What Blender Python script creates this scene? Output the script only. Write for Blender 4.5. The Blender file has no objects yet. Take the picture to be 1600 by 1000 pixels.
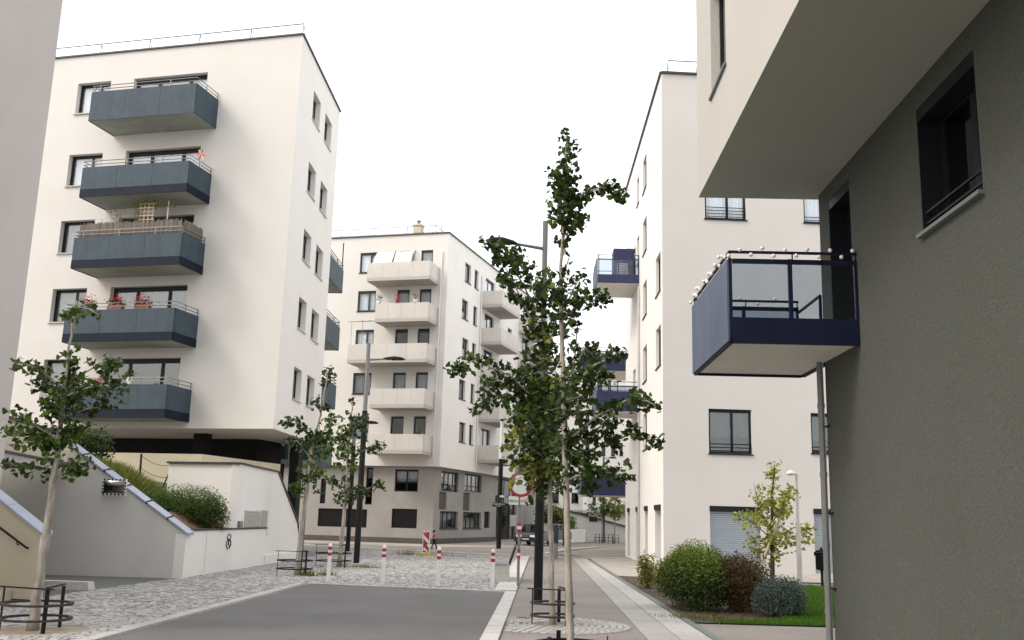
import bpy, math, random
from mathutils import Vector, Matrix
rnd = random.Random(7)
# ------------------------------------------------------------------ camera, sky, sun
FPX, PITCH, ROLL, CAMH = 1523.0, math.radians(11.525), math.radians(1.536), 1.8
_r0 = Vector((1, 0, 0)); _u0 = Vector((0, -math.sin(PITCH), math.cos(PITCH)))
FW = Vector((0, math.cos(PITCH), math.sin(PITCH)))
RT = _r0*math.cos(ROLL)+_u0*math.sin(ROLL); UP = _u0*math.cos(ROLL)-_r0*math.sin(ROLL)
CAM = Vector((0, 0, CAMH))
scene = bpy.context.scene
col = scene.collection
cd = bpy.data.cameras.new('camera'); cd.sensor_width = 36; cd.lens = FPX/1600*36; cd.clip_end = 2000; cd.clip_start = .05
cam = bpy.data.objects.new('camera', cd); col.objects.link(cam)
B = -FW
cam.matrix_world = Matrix(((RT.x, UP.x, B.x, 0), (RT.y, UP.y, B.y, 0), (RT.z, UP.z, B.z, CAMH), (0, 0, 0, 1)))
scene.camera = cam
SUN_EL, SUN_AZ = 42, 248          # compass-like azimuth (0=+Y, clockwise) the light comes from
w = bpy.data.worlds.new('World'); scene.world = w; w.use_nodes = True
nt = w.node_tree; nt.nodes.clear()
sk = nt.nodes.new('ShaderNodeTexSky'); sk.sky_type = 'NISHITA'; sk.sun_disc = False
sk.sun_elevation = math.radians(SUN_EL); sk.sun_rotation = math.radians(SUN_AZ); sk.dust_density = 6; sk.air_density = 1.5
b1 = nt.nodes.new('ShaderNodeBackground'); b1.inputs[1].default_value = .06
b2 = nt.nodes.new('ShaderNodeBackground'); b2.inputs[0].default_value = (1, .99, .985, 1); b2.inputs[1].default_value = 1.02
ad = nt.nodes.new('ShaderNodeAddShader'); wo = nt.nodes.new('ShaderNodeOutputWorld')
nt.links.new(sk.outputs[0], b1.inputs[0]); nt.links.new(b1.outputs[0], ad.inputs[0]); nt.links.new(b2.outputs[0], ad.inputs[1]); nt.links.new(ad.outputs[0], wo.inputs[0])
sl = bpy.data.lights.new('sun', 'SUN'); sl.energy = .9; sl.angle = math.radians(14); sl.color = (1, .97, .93)
so = bpy.data.objects.new('sun', sl); col.objects.link(so)
_a, _e = math.radians(SUN_AZ), math.radians(SUN_EL)
_sd = Vector((math.sin(_a)*math.cos(_e), math.cos(_a)*math.cos(_e), math.sin(_e)))
so.rotation_euler = _sd.to_track_quat('Z', 'Y').to_euler(); so.location = (-30, -10, 40)
scene.view_settings.view_transform = 'Standard'; scene.view_settings.look = 'None'
scene.view_settings.exposure = 0.48; scene.view_settings.gamma = 1; scene.view_settings.use_curve_mapping = False
scene.render.engine = 'CYCLES'
try:
    scene.cycles.transparent_max_bounces = 16; scene.cycles.max_bounces = 8
except Exception: pass

# ------------------------------------------------------------------ projecting helpers
def ray(x, y): return RT*((x-800)/FPX)-UP*((y-500)/FPX)+FW
def gnd(x, y, z=0.0):
    d = ray(x, y); return CAM+d*((z-CAMH)/d.z)
def atY(x, y, Y):
    d = ray(x, y); return CAM+d*(Y/d.y)
def pxm(Y): return Y/FPX/.98
# ------------------------------------------------------------------ materials
def lin(c):
    return tuple(((v/255)/12.92 if v/255 <= .04045 else ((v/255+.055)/1.055)**2.4) for v in c)
MATS = {}
def mat(name, c, rough=.8, var=.0, scale=3.0, bump=0., bscale=60., metal=0., spec=.5, c2=None, island=False, trans=0., coat=0, detail=4, alpha=0., stretch=None, streak=0., dirt=0., subs=0):
    """procedural principled material; c linear rgb"""
    m = bpy.data.materials.new(name); m.use_nodes = True; n = m.node_tree; N = n.nodes; bs = N['Principled BSDF']
    L = n.links.new
    bs.inputs['Roughness'].default_value = rough; bs.inputs['Metallic'].default_value = metal
    bs.inputs['Specular IOR Level'].default_value = spec
    if coat: bs.inputs['Coat Weight'].default_value = coat
    bs.inputs['Base Color'].default_value = (*c, 1)
    co = N.new('ShaderNodeTexCoord'); geo = N.new('ShaderNodeNewGeometry')
    out = None
    if var > 0 or c2:
        tx = N.new('ShaderNodeTexNoise'); tx.inputs['Scale'].default_value = scale; tx.inputs['Detail'].default_value = detail; tx.inputs['Roughness'].default_value = .6
        if stretch:
            mp = N.new('ShaderNodeMapping'); mp.inputs['Scale'].default_value = stretch; L(geo.outputs['Position'], mp.inputs[0]); L(mp.outputs[0], tx.inputs[0])
        else: L(geo.outputs['Position'], tx.inputs[0])
        rp = N.new('ShaderNodeValToRGB'); rp.color_ramp.elements[0].position = .32; rp.color_ramp.elements[1].position = .68
        cc = c2 or tuple(min(1, v*(1+var)) for v in c); c0 = c if c2 else tuple(v*(1-var) for v in c)
        rp.color_ramp.elements[0].color = (*c0, 1); rp.color_ramp.elements[1].color = (*cc, 1)
        if island:
            L(geo.outputs['Random Per Island'], rp.inputs[0]); rp.color_ramp.elements[0].position = 0; rp.color_ramp.elements[1].position = 1
        else: L(tx.outputs['Fac'], rp.inputs[0])
        out = rp.outputs[0]
    if streak > 0 or dirt > 0:
        t2 = N.new('ShaderNodeTexNoise'); t2.inputs['Scale'].default_value = 1.0; t2.inputs['Detail'].default_value = 6
        mp = N.new('ShaderNodeMapping'); mp.inputs['Scale'].default_value = (3.5, 3.5, .18) if streak > 0 else (.5, .5, .5)
        L(geo.outputs['Position'], mp.inputs[0]); L(mp.outputs[0], t2.inputs[0])
        r2 = N.new('ShaderNodeValToRGB'); k = 1-max(streak, dirt); r2.color_ramp.elements[0].position = .35; r2.color_ramp.elements[1].position = .62
        r2.color_ramp.elements[0].color = (k, k, k*.98, 1); r2.color_ramp.elements[1].color = (1, 1, 1, 1); L(t2.outputs['Fac'], r2.inputs[0])
        mx = N.new('ShaderNodeMix'); mx.data_type = 'RGBA'; mx.blend_type = 'MULTIPLY'; mx.inputs[0].default_value = 1
        if out: L(out, mx.inputs[6])
        else: mx.inputs[6].default_value = (*c, 1)
        L(r2.outputs[0], mx.inputs[7]); out = mx.outputs[2]
    if out: L(out, bs.inputs['Base Color'])
    if bump > 0:
        t3 = N.new('ShaderNodeTexNoise'); t3.inputs['Scale'].default_value = bscale; t3.inputs['Detail'].default_value = 5; L(geo.outputs['Position'], t3.inputs[0])
        bp = N.new('ShaderNodeBump'); bp.inputs['Strength'].default_value = bump; bp.inputs['Distance'].default_value = .01
        L(t3.outputs['Fac'], bp.inputs['Height']); L(bp.outputs[0], bs.inputs['Normal'])
    mo = N['Material Output']
    if trans > 0:      # thin leaf: some light passes through
        tl = N.new('ShaderNodeBsdfTranslucent'); ms = N.new('ShaderNodeMixShader'); ms.inputs[0].default_value = trans
        if out: L(out, tl.inputs[0])
        else: tl.inputs[0].default_value = (*c, 1)
        L(bs.outputs[0], ms.inputs[1]); L(tl.outputs[0], ms.inputs[2]); L(ms.outputs[0], mo.inputs[0])
    if alpha > 0:      # perforated sheet: the holes let the view through
        tr = N.new('ShaderNodeBsdfTransparent'); ms = N.new('ShaderNodeMixShader'); ms.inputs[0].default_value = alpha
        L(bs.outputs[0], ms.inputs[1]); L(tr.outputs[0], ms.inputs[2]); L(ms.outputs[0], mo.inputs[0])
    MATS[name] = m; return m
def glass(name, tint, refl=.05):
    m = bpy.data.materials.new(name); m.use_nodes = True; n = m.node_tree; N = n.nodes; N.clear(); L = n.links.new
    lw = N.new('ShaderNodeLayerWeight'); lw.inputs[0].default_value = .5
    pw = N.new('ShaderNodeMath'); pw.operation = 'POWER'; pw.inputs[1].default_value = 4; L(lw.outputs['Facing'], pw.inputs[0])
    ml = N.new('ShaderNodeMath'); ml.operation = 'MULTIPLY_ADD'; ml.inputs[1].default_value = .85; ml.inputs[2].default_value = refl; L(pw.outputs[0], ml.inputs[0])
    tr = N.new('ShaderNodeBsdfTransparent'); tr.inputs[0].default_value = (*tint, 1)
    gl = N.new('ShaderNodeBsdfGlossy'); gl.inputs['Roughness'].default_value = .015; gl.inputs[0].default_value = (.93, .96, 1, 1)
    tx = N.new('ShaderNodeTexNoise'); tx.inputs['Scale'].default_value = .9; ge = N.new('ShaderNodeNewGeometry'); L(ge.outputs['Position'], tx.inputs[0])
    bp = N.new('ShaderNodeBump'); bp.inputs['Strength'].default_value = .12; bp.inputs['Distance'].default_value = .02; L(tx.outputs['Fac'], bp.inputs['Height']); L(bp.outputs[0], gl.inputs['Normal'])
    ms = N.new('ShaderNodeMixShader'); L(ml.outputs[0], ms.inputs[0]); L(tr.outputs[0], ms.inputs[1]); L(gl.outputs[0], ms.inputs[2])
    mo = N.new('ShaderNodeOutputMaterial'); L(ms.outputs[0], mo.inputs[0]); MATS[name] = m; return m
mat('plaster', (.685, .662, .635), .92, var=.05, scale=38, bump=.4, bscale=70, spec=.2, dirt=.035)
mat('plaster_bright', (.80, .775, .745), .92, var=.045, scale=38, bump=.4, bscale=70, spec=.2, dirt=.03)  # lighter copy: the brighter light on block side walls is put into the colour
mat('plaster_shaded', (.615, .585, .56), .92, var=.05, scale=38, bump=.4, bscale=70, spec=.2, dirt=.035)  # darker copy: the weaker light on the front wall is put into the colour
mat('plaster_rose', (.55, .51, .49), .92, var=.06, scale=30, bump=.4, bscale=70, spec=.2, dirt=.05)
mat('plaster_taupe', (.335, .318, .302), .92, var=.05, scale=1.5, bump=.35, bscale=90, spec=.2, dirt=.08)
mat('plaster_sand', (.51, .49, .46), .92, var=.06, scale=30, bump=.4, bscale=70, spec=.2, dirt=.035)
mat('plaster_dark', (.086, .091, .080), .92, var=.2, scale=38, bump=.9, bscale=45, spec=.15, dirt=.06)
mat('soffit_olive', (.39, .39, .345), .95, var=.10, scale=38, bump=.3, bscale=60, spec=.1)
mat('soffit_conc', (.36, .37, .33), .9, var=.12, scale=1.5, bump=.2, spec=.2)
mat('soffit_cream', (.70, .67, .61), .9, var=.05, scale=1.5, bump=.2, spec=.2)
mat('soffit_grey', (.42, .40, .37), .9, var=.06, scale=1.5, spec=.2)
mat('slate_panel', (.047, .074, .098), .6, spec=.3, var=.12, scale=2.2, streak=.12, bump=.08, bscale=40)
mat('navy_band', (.005, .011, .024), .6, spec=.2, var=.25, scale=3, streak=.15)
mat('beige_panel', (.68, .645, .60), .6, var=.04, scale=2, alpha=.26, spec=.3)
mat('beige_edge', (.42, .39, .35), .6)
mat('purple', (.030, .038, .095), .55, spec=.3, var=.1, scale=2, streak=.08)
mat('purple_face', (.10, .122, .185), .6, spec=.3, var=.06, scale=1.5, streak=.1)
mat('purple_dark', (.006, .009, .030), .5, spec=.2, var=.2, scale=2)
mat('steel', (.20, .20, .20), .5, metal=.2, var=.08, scale=6)
mat('steel_light', (.5, .5, .48), .5, metal=.3, var=.05, scale=6)
mat('dark_metal', (.008, .009, .010), .6, spec=.25, var=.2, scale=5)
mat('frame_dark', (.007, .009, .012), .5, spec=.25)
mat('frame_teal', (.014, .028, .034), .45)
mat('coping_dark', (.03, .031, .034), .5)
mat('coping_zinc', (.34, .37, .45), .45, metal=.25, var=.1, scale=2)
mat('sill', (.50, .48, .45), .5)
mat('curtain', (.86, .87, .90), .9, var=.05, scale=8)
mat('curtain_grey', (.30, .32, .34), .9, var=.1, scale=8)
mat('blind_green', (.05, .068, .064), .9, var=.1, scale=6)
mat('dark_room', (.02, .02, .022), .9)
mat('shutter', (.36, .41, .46), .6, var=.04, scale=3)
glass('glass', (.95, .97, .98), .07)
glass('glass_dark', (.25, .32, .34), .10)
glass('glass_tint', (.70, .75, .80), .04)
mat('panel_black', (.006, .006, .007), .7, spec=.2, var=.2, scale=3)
mat('skirting', (.085, .078, .072), .9, var=.15, scale=2)
mat('asphalt', (.155, .152, .148), .9, var=.22, scale=50, bump=.5, bscale=160, spec=.2, dirt=.14)
mat('asphalt_warm', (.265, .24, .217), .9, var=.2, scale=50, bump=.5, bscale=140, spec=.2, dirt=.16)
mat('concrete_pave', (.40, .36, .315), .9, var=.08, scale=1.2, bump=.3, bscale=80, dirt=.15)
mat('granite', (.44, .42, .395), .85, var=.12, scale=9, bump=.3, bscale=150, dirt=.14)
mat('granite_mid', (.37, .355, .335), .85, var=.15, scale=40, bump=.3, bscale=150, dirt=.14)
mat('granite_light', (.52, .50, .47), .85, var=.08, scale=9, bump=.3, bscale=150, dirt=.1)
mat('cobble', (.25, .245, .235), .85, c2=(.52, .505, .485), island=True, bump=.6, bscale=50)
mat('joint', (.22, .20, .18), .95, var=.2, scale=5, bump=.6, bscale=90)
mat('ground', (.19, .18, .165), .95, var=.15, scale=.4, bump=.4, bscale=100)
mat('soil', (.075, .052, .036), .95, var=.4, scale=8, bump=1, bscale=60)
mat('soil_red', (.16, .07, .04), .95, var=.35, scale=9, bump=1, bscale=60)
mat('sand', (.36, .30, .23), .95, var=.2, scale=5, bump=.8, bscale=60)
mat('ramp_wall', (.62, .61, .58), .92, var=.04, scale=.8, bump=.35, bscale=80, dirt=.06)
mat('stair_wall', (.53, .47, .36), .92, var=.06, scale=.8, bump=.35, bscale=80, dirt=.08)
mat('bark_pale', (.22, .195, .165), .9, c2=(.44, .40, .345), scale=14, bump=1, bscale=40, stretch=(1, 1, .25))
mat('bark_dark', (.06, .045, .035), .9, var=.3, scale=20, bump=1, bscale=40)
mat('leaf_dark', (.012, .028, .005), .5, c2=(.058, .098, .016), island=True, trans=.33, spec=.35)
mat('leaf_mid', (.030, .068, .010), .5, c2=(.125, .195, .028), island=True, trans=.35, spec=.35)
mat('leaf_yellow', (.10, .13, .016), .5, c2=(.36, .37, .05), island=True, trans=.3, spec=.3)
mat('leaf_maple', (.17, .20, .025), .5, c2=(.46, .47, .065), island=True, trans=.3, spec=.3)
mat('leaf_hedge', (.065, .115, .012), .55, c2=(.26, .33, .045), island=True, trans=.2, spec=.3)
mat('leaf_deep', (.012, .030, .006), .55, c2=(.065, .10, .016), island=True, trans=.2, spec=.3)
mat('leaf_brown', (.045, .028, .012), .6, c2=(.15, .10, .035), island=True, trans=.2, spec=.2)
mat('leaf_silver', (.045, .07, .055), .6, c2=(.16, .205, .175), island=True, trans=.1, spec=.2)
mat('leaf_lime', (.12, .15, .025), .55, c2=(.30, .28, .06), island=True, trans=.25, spec=.2)
mat('grass', (.035, .105, .008), .6, c2=(.12, .235, .022), island=True, trans=.2, spec=.2)
mat('grass_dry', (.11, .115, .03), .6, c2=(.27, .245, .085), island=True, trans=.2, spec=.2)
mat('lawn_base', (.045, .085, .014), .95, var=.3, scale=6, bump=1, bscale=50)
mat('white_paint', (.72, .72, .70), .45, var=.04, scale=5, streak=.06)
mat('red_paint', (.34, .022, .028), .45, var=.06, scale=5)
mat('black_paint', (.012, .012, .014), .4)
mat('yellow_plastic', (.55, .40, .03), .6)
mat('rust', (.040, .026, .020), .8, var=.4, scale=12, bump=.4)
mat('red_flower', (.36, .008, .010), .6, c2=(.62, .018, .02), island=True, trans=.2)
mat('pink_pot', (.55, .09, .16), .5)
mat('terracotta', (.25, .06, .045), .7)
mat('reed', (.10, .082, .065), .9, c2=(.25, .215, .18), island=True)
mat('wood_pale', (.50, .43, .28), .7, var=.1, scale=10)
mat('mirror', (.55, .57, .6), .04, metal=1)
mat('skin', (.55, .33, .24), .6); mat('hair_black', (.01, .008, .007), .5); mat('top_red', (.25, .02, .03), .8); mat('trousers', (.012, .012, .016), .8); mat('shoe', (.03, .03, .03), .6)
mat('car_grey', (.06, .065, .07), .3, coat=.6, metal=.3); mat('car_silver', (.2, .21, .22), .3, coat=.6, metal=.4); mat('tyre', (.012, .012, .012), .8)
mat('lamp_glass', (.8, .8, .78), .2); mat('bulb', (.78, .77, .72), .4)
mat('pin_pink', (.6, .04, .3), .5); mat('pin_yellow', (.75, .5, .03), .5); mat('pin_blue', (.05, .1, .45), .5); mat('pin_orange', (.75, .22, .03), .5)
mat('teal_panel', (.03, .10, .085), .5)
mat('gutter', (.13, .15, .14), .6, var=.1, scale=5)
# ------------------------------------------------------------------ mesh builder
class MB:
    def __init__(s): s.v = []; s.f = []
    def poly(s, pts):
        k = len(s.v); s.v += [tuple(p) for p in pts]; s.f.append(tuple(range(k, k+len(pts)))); return s
    def hexa(s, p):   # 8 points: bottom 0-3, top 4-7
        k = len(s.v); s.v += [tuple(q) for q in p]
        for f in ((3, 2, 1, 0), (4, 5, 6, 7), (0, 1, 5, 4), (1, 2, 6, 5), (2, 3, 7, 6), (3, 0, 4, 7)): s.f.append(tuple(k+i for i in f))
        return s
    def box(s, x0, x1, y0, y1, z0, z1):
        return s.hexa([(x0, y0, z0), (x1, y0, z0), (x1, y1, z0), (x0, y1, z0), (x0, y0, z1), (x1, y0, z1), (x1, y1, z1), (x0, y1, z1)])
    def prism(s, pts, z0, z1):    # plan polygon
        n = len(pts); k = len(s.v); s.v += [(p[0], p[1], z0) for p in pts]+[(p[0], p[1], z1) for p in pts]
        s.f.append(tuple(k+i for i in reversed(range(n)))); s.f.append(tuple(k+n+i for i in range(n)))
        for i in range(n): j = (i+1) % n; s.f.append((k+i, k+j, k+n+j, k+n+i))
        return s
    def extrude(s, pts, vec):     # any planar polygon swept by vec
        n = len(pts); k = len(s.v); vec = Vector(vec); s.v += [tuple(p) for p in pts]+[tuple(Vector(p)+vec) for p in pts]
        s.f.append(tuple(k+i for i in reversed(range(n)))); s.f.append(tuple(k+n+i for i in range(n)))
        for i in range(n): j = (i+1) % n; s.f.append((k+i, k+j, k+n+j, k+n+i))
        return s
    def tube(s, pts, r, n=8, closed=False, caps=True):
        pts = [Vector(p) for p in pts]; m = len(pts); k = len(s.v)
        rs = r if isinstance(r, (list, tuple)) else [r]*m
        ref = None
        for i, p in enumerate(pts):
            if closed: t = pts[(i+1) % m]-pts[i-1]
            else: t = pts[min(i+1, m-1)]-pts[max(i-1, 0)]
            t.normalize()
            if ref is None: ref = Vector((0, 0, 1)) if abs(t.z) < .9 else Vector((1, 0, 0))
            a = t.cross(ref); a.normalize(); b = a.cross(t); b.normalize(); ref = b
            for j in range(n):
                an = 2*math.pi*j/n; s.v.append(tuple(p+(a*math.cos(an)+b*math.sin(an))*rs[i]))
        for i in range(m if closed else m-1):
            i2 = (i+1) % m
            for j in range(n):
                j2 = (j+1) % n; s.f.append((k+i*n+j, k+i*n+j2, k+i2*n+j2, k+i2*n+j))
        if caps and not closed:
            s.f.append(tuple(k+j for j in reversed(range(n)))); s.f.append(tuple(k+(m-1)*n+j for j in range(n)))
        return s
    def bar(s, a, b, w, h=None):   # rectangular bar between two points, w horizontal, h vertical-ish
        a = Vector(a); b = Vector(b); h = h or w; t = (b-a).normalized()
        ref = Vector((0, 0, 1)) if abs(t.z) < .95 else Vector((0, 1, 0))
        x = t.cross(ref).normalized()*(w/2); y = x.cross(t).normalized()*(h/2)
        return s.hexa([a-x-y, a+x-y, a+x+y, a-x+y, b-x-y, b+x-y, b+x+y, b-x+y])
    def lathe(s, prof, c=(0, 0, 0), n=16, axis=None):  # prof [(r,z)]
        k = len(s.v); c = Vector(c)
        for r, z in prof:
            for j in range(n):
                a = 2*math.pi*j/n; s.v.append((c.x+r*math.cos(a), c.y+r*math.sin(a), c.z+z))
        for i in range(len(prof)-1):
            for j in range(n): j2 = (j+1) % n; s.f.append((k+i*n+j, k+i*n+j2, k+(i+1)*n+j2, k+(i+1)*n+j))
        s.f.append(tuple(k+j for j in reversed(range(n)))); s.f.append(tuple(k+(len(prof)-1)*n+j for j in range(n)))
        return s
    def sphere(s, c, r, n=10, sx=1, sy=1, sz=1):
        prof = [(max(.001, math.sin(math.pi*i/n))*r, -math.cos(math.pi*i/n)*r*sz) for i in range(n+1)]
        k = len(s.v); s.lathe(prof, (0, 0, 0), n+2)
        for i in range(k, len(s.v)): x, y, z = s.v[i]; s.v[i] = (c[0]+x*sx, c[1]+y*sy, c[2]+z)
        return s
    def leaf(s, p, size, kind=0):
        """one leaf: 0 fan-shaped, 1 pointed"""
        a = rnd.uniform(0, 6.283); t = rnd.uniform(-.9, .5)
        d = Vector((math.cos(a)*math.cos(t), math.sin(a)*math.cos(t), math.sin(t)))
        n = Vector((rnd.gauss(0, 1), rnd.gauss(0, 1), rnd.gauss(0, 1))); u = d.cross(n)
        if u.length < 1e-4: u = Vector((1, 0, 0))
        u.normalize(); q = d.cross(u)
        k = len(s.v); p = Vector(p); sz = size*rnd.uniform(.7, 1.25)
        if kind == 0:
            P = [p, p+(d*.62+u*.55+q*.08)*sz, p+(d*.95+u*.25-q*.05)*sz, p+(d*.85)*sz, p+(d*.95-u*.25-q*.05)*sz, p+(d*.62-u*.55+q*.08)*sz]
            s.v += [tuple(x) for x in P]; s.f += [(k, k+1, k+2, k+3), (k, k+3, k+4, k+5)]
        else:
            P = [p, p+(d*.45+u*.3+q*.06)*sz, p+d*sz, p+(d*.45-u*.3+q*.06)*sz]
            s.v += [tuple(x) for x in P]; s.f += [(k, k+1, k+2, k+3)]
        return s
    def build(s, name, m, parent=None, smooth=False, label=None, cat=None, group=None, kind=None, loc=None):
        o0 = Vector((0, 0, 0))
        if parent is not None:
            q = parent
            while q is not None: o0 = o0+q.location; q = q.parent
        elif loc is not None: o0 = Vector(loc)
        me = bpy.data.meshes.new(name)
        me.from_pydata([(v[0]-o0.x, v[1]-o0.y, v[2]-o0.z) for v in s.v], [], s.f); me.update()
        me.materials.append(MATS[m] if isinstance(m, str) else m)
        if smooth:
            for p in me.polygons: p.use_smooth = True
        o = bpy.data.objects.new(name, me); col.objects.link(o)
        if parent is not None: o.parent = parent
        elif loc is not None: o.location = loc
        tag(o, label, cat, group, kind); return o
def tag(o, label=None, cat=None, group=None, kind=None):
    if label: o['label'] = label
    if cat: o['category'] = cat
    if group: o['group'] = group
    if kind: o['kind'] = kind
    return o
def thing(name, loc, label, cat, group=None):
    e = bpy.data.objects.new(name, None); col.objects.link(e); e.location = loc; e.empty_display_size = .3
    return tag(e, label, cat, group)
def copy_tree(o, loc, label):
    c = o.copy(); col.objects.link(c); c.location = loc; c['label'] = label
    def kids(a, b):
        for ch in [x for x in bpy.data.objects if x.parent == a]:
            k = ch.copy(); col.objects.link(k); k.parent = b; kids(ch, k)
    kids(o, c); return c
# ------------------------------------------------------------------ facade frame
class Fr:
    def __init__(s, P, az, out):
        a = math.radians(az); s.P = Vector((P[0], P[1], 0)); s.d = Vector((math.sin(a), math.cos(a), 0)); s.n = Vector((s.d.y, -s.d.x, 0))*out
    def pt(s, u, o, z): return s.P+s.d*u+s.n*o+Vector((0, 0, z))
    def box(s, mb, u0, u1, o0, o1, z0, z1):
        p = s.pt
        return mb.hexa([p(u0, o0, z0), p(u1, o0, z0), p(u1, o1, z0), p(u0, o1, z0), p(u0, o0, z1), p(u1, o0, z1), p(u1, o1, z1), p(u0, o1, z1)])
    def wall(s, mb, u0, u1, z0, z1, holes=(), depth=.24, o=0.):
        us = sorted({u0, u1, *[h[0] for h in holes], *[h[1] for h in holes]}); zs = sorted({z0, z1, *[h[2] for h in holes], *[h[3] for h in holes]})
        us = [u for u in us if u0 <= u <= u1]; zs = [z for z in zs if z0 <= z <= z1]
        for i in range(len(us)-1):
            for j in range(len(zs)-1):
                cu, cz = (us[i]+us[i+1])/2, (zs[j]+zs[j+1])/2
                if any(h[0] < cu < h[1] and h[2] < cz < h[3] for h in holes): continue
                mb.poly([s.pt(us[i], o, zs[j]), s.pt(us[i+1], o, zs[j]), s.pt(us[i+1], o, zs[j+1]), s.pt(us[i], o, zs[j+1])])
        for a, b, c, d in [h[:4] for h in holes]:
            for q in (((a, c), (b, c)), ((b, c), (b, d)), ((b, d), (a, d)), ((a, d), (a, c))):
                (ua, za), (ub, zb) = q
                mb.poly([s.pt(ua, o, za), s.pt(ub, o, zb), s.pt(ub, o-depth, zb), s.pt(ua, o-depth, za)])
        return mb
def window(fr, parent, u0, u1, z0, z1, depth=.2, mull=(), bars=(), curtain=None, sill=True, gl='glass', fm='frame_dark', fw=.08, o=0., name='window', rail=False, ledge='sill', sillw=.06):
    """frame with one mesh per pane; curtains hang just behind the glass"""
    f = MB(); a, b = o-depth-.07, o-depth+.0
    fr.box(f, u0-.01, u0+fw, a, b, z0-.01, z1+.01); fr.box(f, u1-fw, u1+.01, a, b, z0-.01, z1+.01)
    fr.box(f, u0+fw, u1-fw, a, b, z0-.01, z0+fw); fr.box(f, u0+fw, u1-fw, a, b, z1-fw*1.6, z1+.01)
    ms = [u0+fw]+[u0+(u1-u0)*m for m in mull]+[u1-fw]
    for m in ms[1:-1]: fr.box(f, m-fw*.6, m+fw*.6, a+.002, b-.002, z0+fw, z1-fw*1.6)
    zb = [z0+fw]+[z0+(z1-z0)*m for m in bars]+[z1-fw*1.6]
    for m in zb[1:-1]: fr.box(f, u0+fw, u1-fw, a+.004, b-.004, m-fw*.35, m+fw*.35)
    wn = f.build(name, fm, parent)
    for i in range(len(ms)-1):
        l = ms[i]+(fw*.6 if i else 0); r = ms[i+1]-(fw*.6 if i < len(ms)-2 else 0)
        for j in range(len(zb)-1):
            q = MB(); fr.box(q, l, r, a+.03, a+.045, zb[j]+(fw*.35 if j else 0), zb[j+1]-(fw*.35 if j < len(zb)-2 else 0)); q.build('pane', gl, wn)
    if curtain:
        cm, frac = curtain; c = MB(); n = max(6, int((u1-u0)/.07)); pts = []
        for i in range(n+1):
            u = u0+fw*.5+(u1-u0-fw)*i/n; pts.append((u, a-.10+(.035 if i % 2 else 0)+rnd.uniform(-.01, .01)))
        zt, zl = z1-.02, z1-(z1-z0)*frac
        for i in range(n):
            c.poly([fr.pt(pts[i][0], pts[i][1], zl), fr.pt(pts[i+1][0], pts[i+1][1], zl), fr.pt(pts[i+1][0], pts[i+1][1], zt), fr.pt(pts[i][0], pts[i][1], zt)])
        c.build('curtain', cm, wn)
    if sill:
        q = MB(); fr.box(q, u0-.04, u1+.04, b-.01, o+sillw, z0-.05, z0-.006); q.build('sill', ledge, wn)
    if rail:
        q = MB()
        for k in range(rail): fr.box(q, u0+.012, u1-.012, o-.06, o-.03, z0+.10+.13*k, z0+.125+.13*k)
        q.build('guard_rail', 'frame_dark', wn)
    return wn
def balcony(fr, parent, u0, u1, out, zb, band=.34, top=1.32, panel='slate_panel', bandm='navy_band', soff='soffit_conc', npan=3, rail=(.12, .27), railm='steel', endn=1, slab=.2):
    s = MB(); fr.box(s, u0+.03, u1-.03, -.06, out-.03, zb+.01, zb+slab); bal = s.build('balcony', soff, parent)
    f = MB(); t = .035
    fr.box(f, u0, u1, out-.03, out+.012, zb-.012, zb+band); fr.box(f, u0-.012, u0+.03, .004, out-.03, zb-.012, zb+band); fr.box(f, u1-.03, u1+.012, .004, out-.03, zb-.012, zb+band)
    f.build('edge_band', bandm, bal)
    L = (u1-u0)/npan
    for i in range(npan):
        p = MB(); fr.box(p, u0+i*L+.006, u0+(i+1)*L-.006, out-.025, out+rnd.uniform(.0, .006), zb+band+.004, zb+top); p.build('parapet_panel', panel, bal)
    for e in (0, 1):
        for k in range(endn):
            p = MB(); a, b = (u0-.008, u0+.02) if e == 0 else (u1-.02, u1+.008); Lo = (out-.03)/endn
            fr.box(p, a, b, .01+k*Lo, (k+1)*Lo-.006, zb+band+.004, zb+top); p.build('parapet_panel', panel, bal)
    if rail:
        r = MB(); P = lambda u, o, z: fr.pt(u, o, z)
        for dz in rail:
            z = zb+top+dz; r.tube([P(u0+.02, .02, z), P(u0+.02, out-.03, z), P(u1-.02, out-.03, z), P(u1-.02, .02, z)], .02, 6)
        for i in range(1, npan*1+1): 
            u = u0+(i-.25)*L
            fr.box(r, u-.02, u+.02, out-.045, out-.015, zb+top-.1, zb+top+rail[-1])
        for e in (u0+.02, u1-.02):
            for oo in (.06, out*.55): fr.box(r, e-.015, e+.015, oo-.02, oo+.02, zb+top-.1, zb+top+rail[-1])
        r.build('railing', railm, bal)
    return bal
def roof_rail(fr, parent, u0, u1, o, z, h=.85, n=6, lean=.25, m='gutter'):
    r = MB()
    r.tube([fr.pt(u0, o, z+h), fr.pt(u1, o, z+h)], .024, 6); r.tube([fr.pt(u0, o+.05, z+h*.5), fr.pt(u1, o+.05, z+h*.5)], .016, 6)
    for i in range(n+1):
        u = u0+(u1-u0)*i/n; r.tube([fr.pt(u, o, z+h), fr.pt(u, o+.07, z)], .018, 6); r.tube([fr.pt(u, o, z+h), fr.pt(u, o-lean*2, z)], .014, 6)
    r.build('roof_railing', m, parent)
def coping(pts, parent, z, t=.07, w=.12, m='coping_dark', name='roof_edge'):
    c = MB()
    for a, b in zip(pts[:-1], pts[1:]): c.bar((a[0], a[1], z), (b[0], b[1], z), w, t)
    c.build(name, m, parent)
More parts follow.
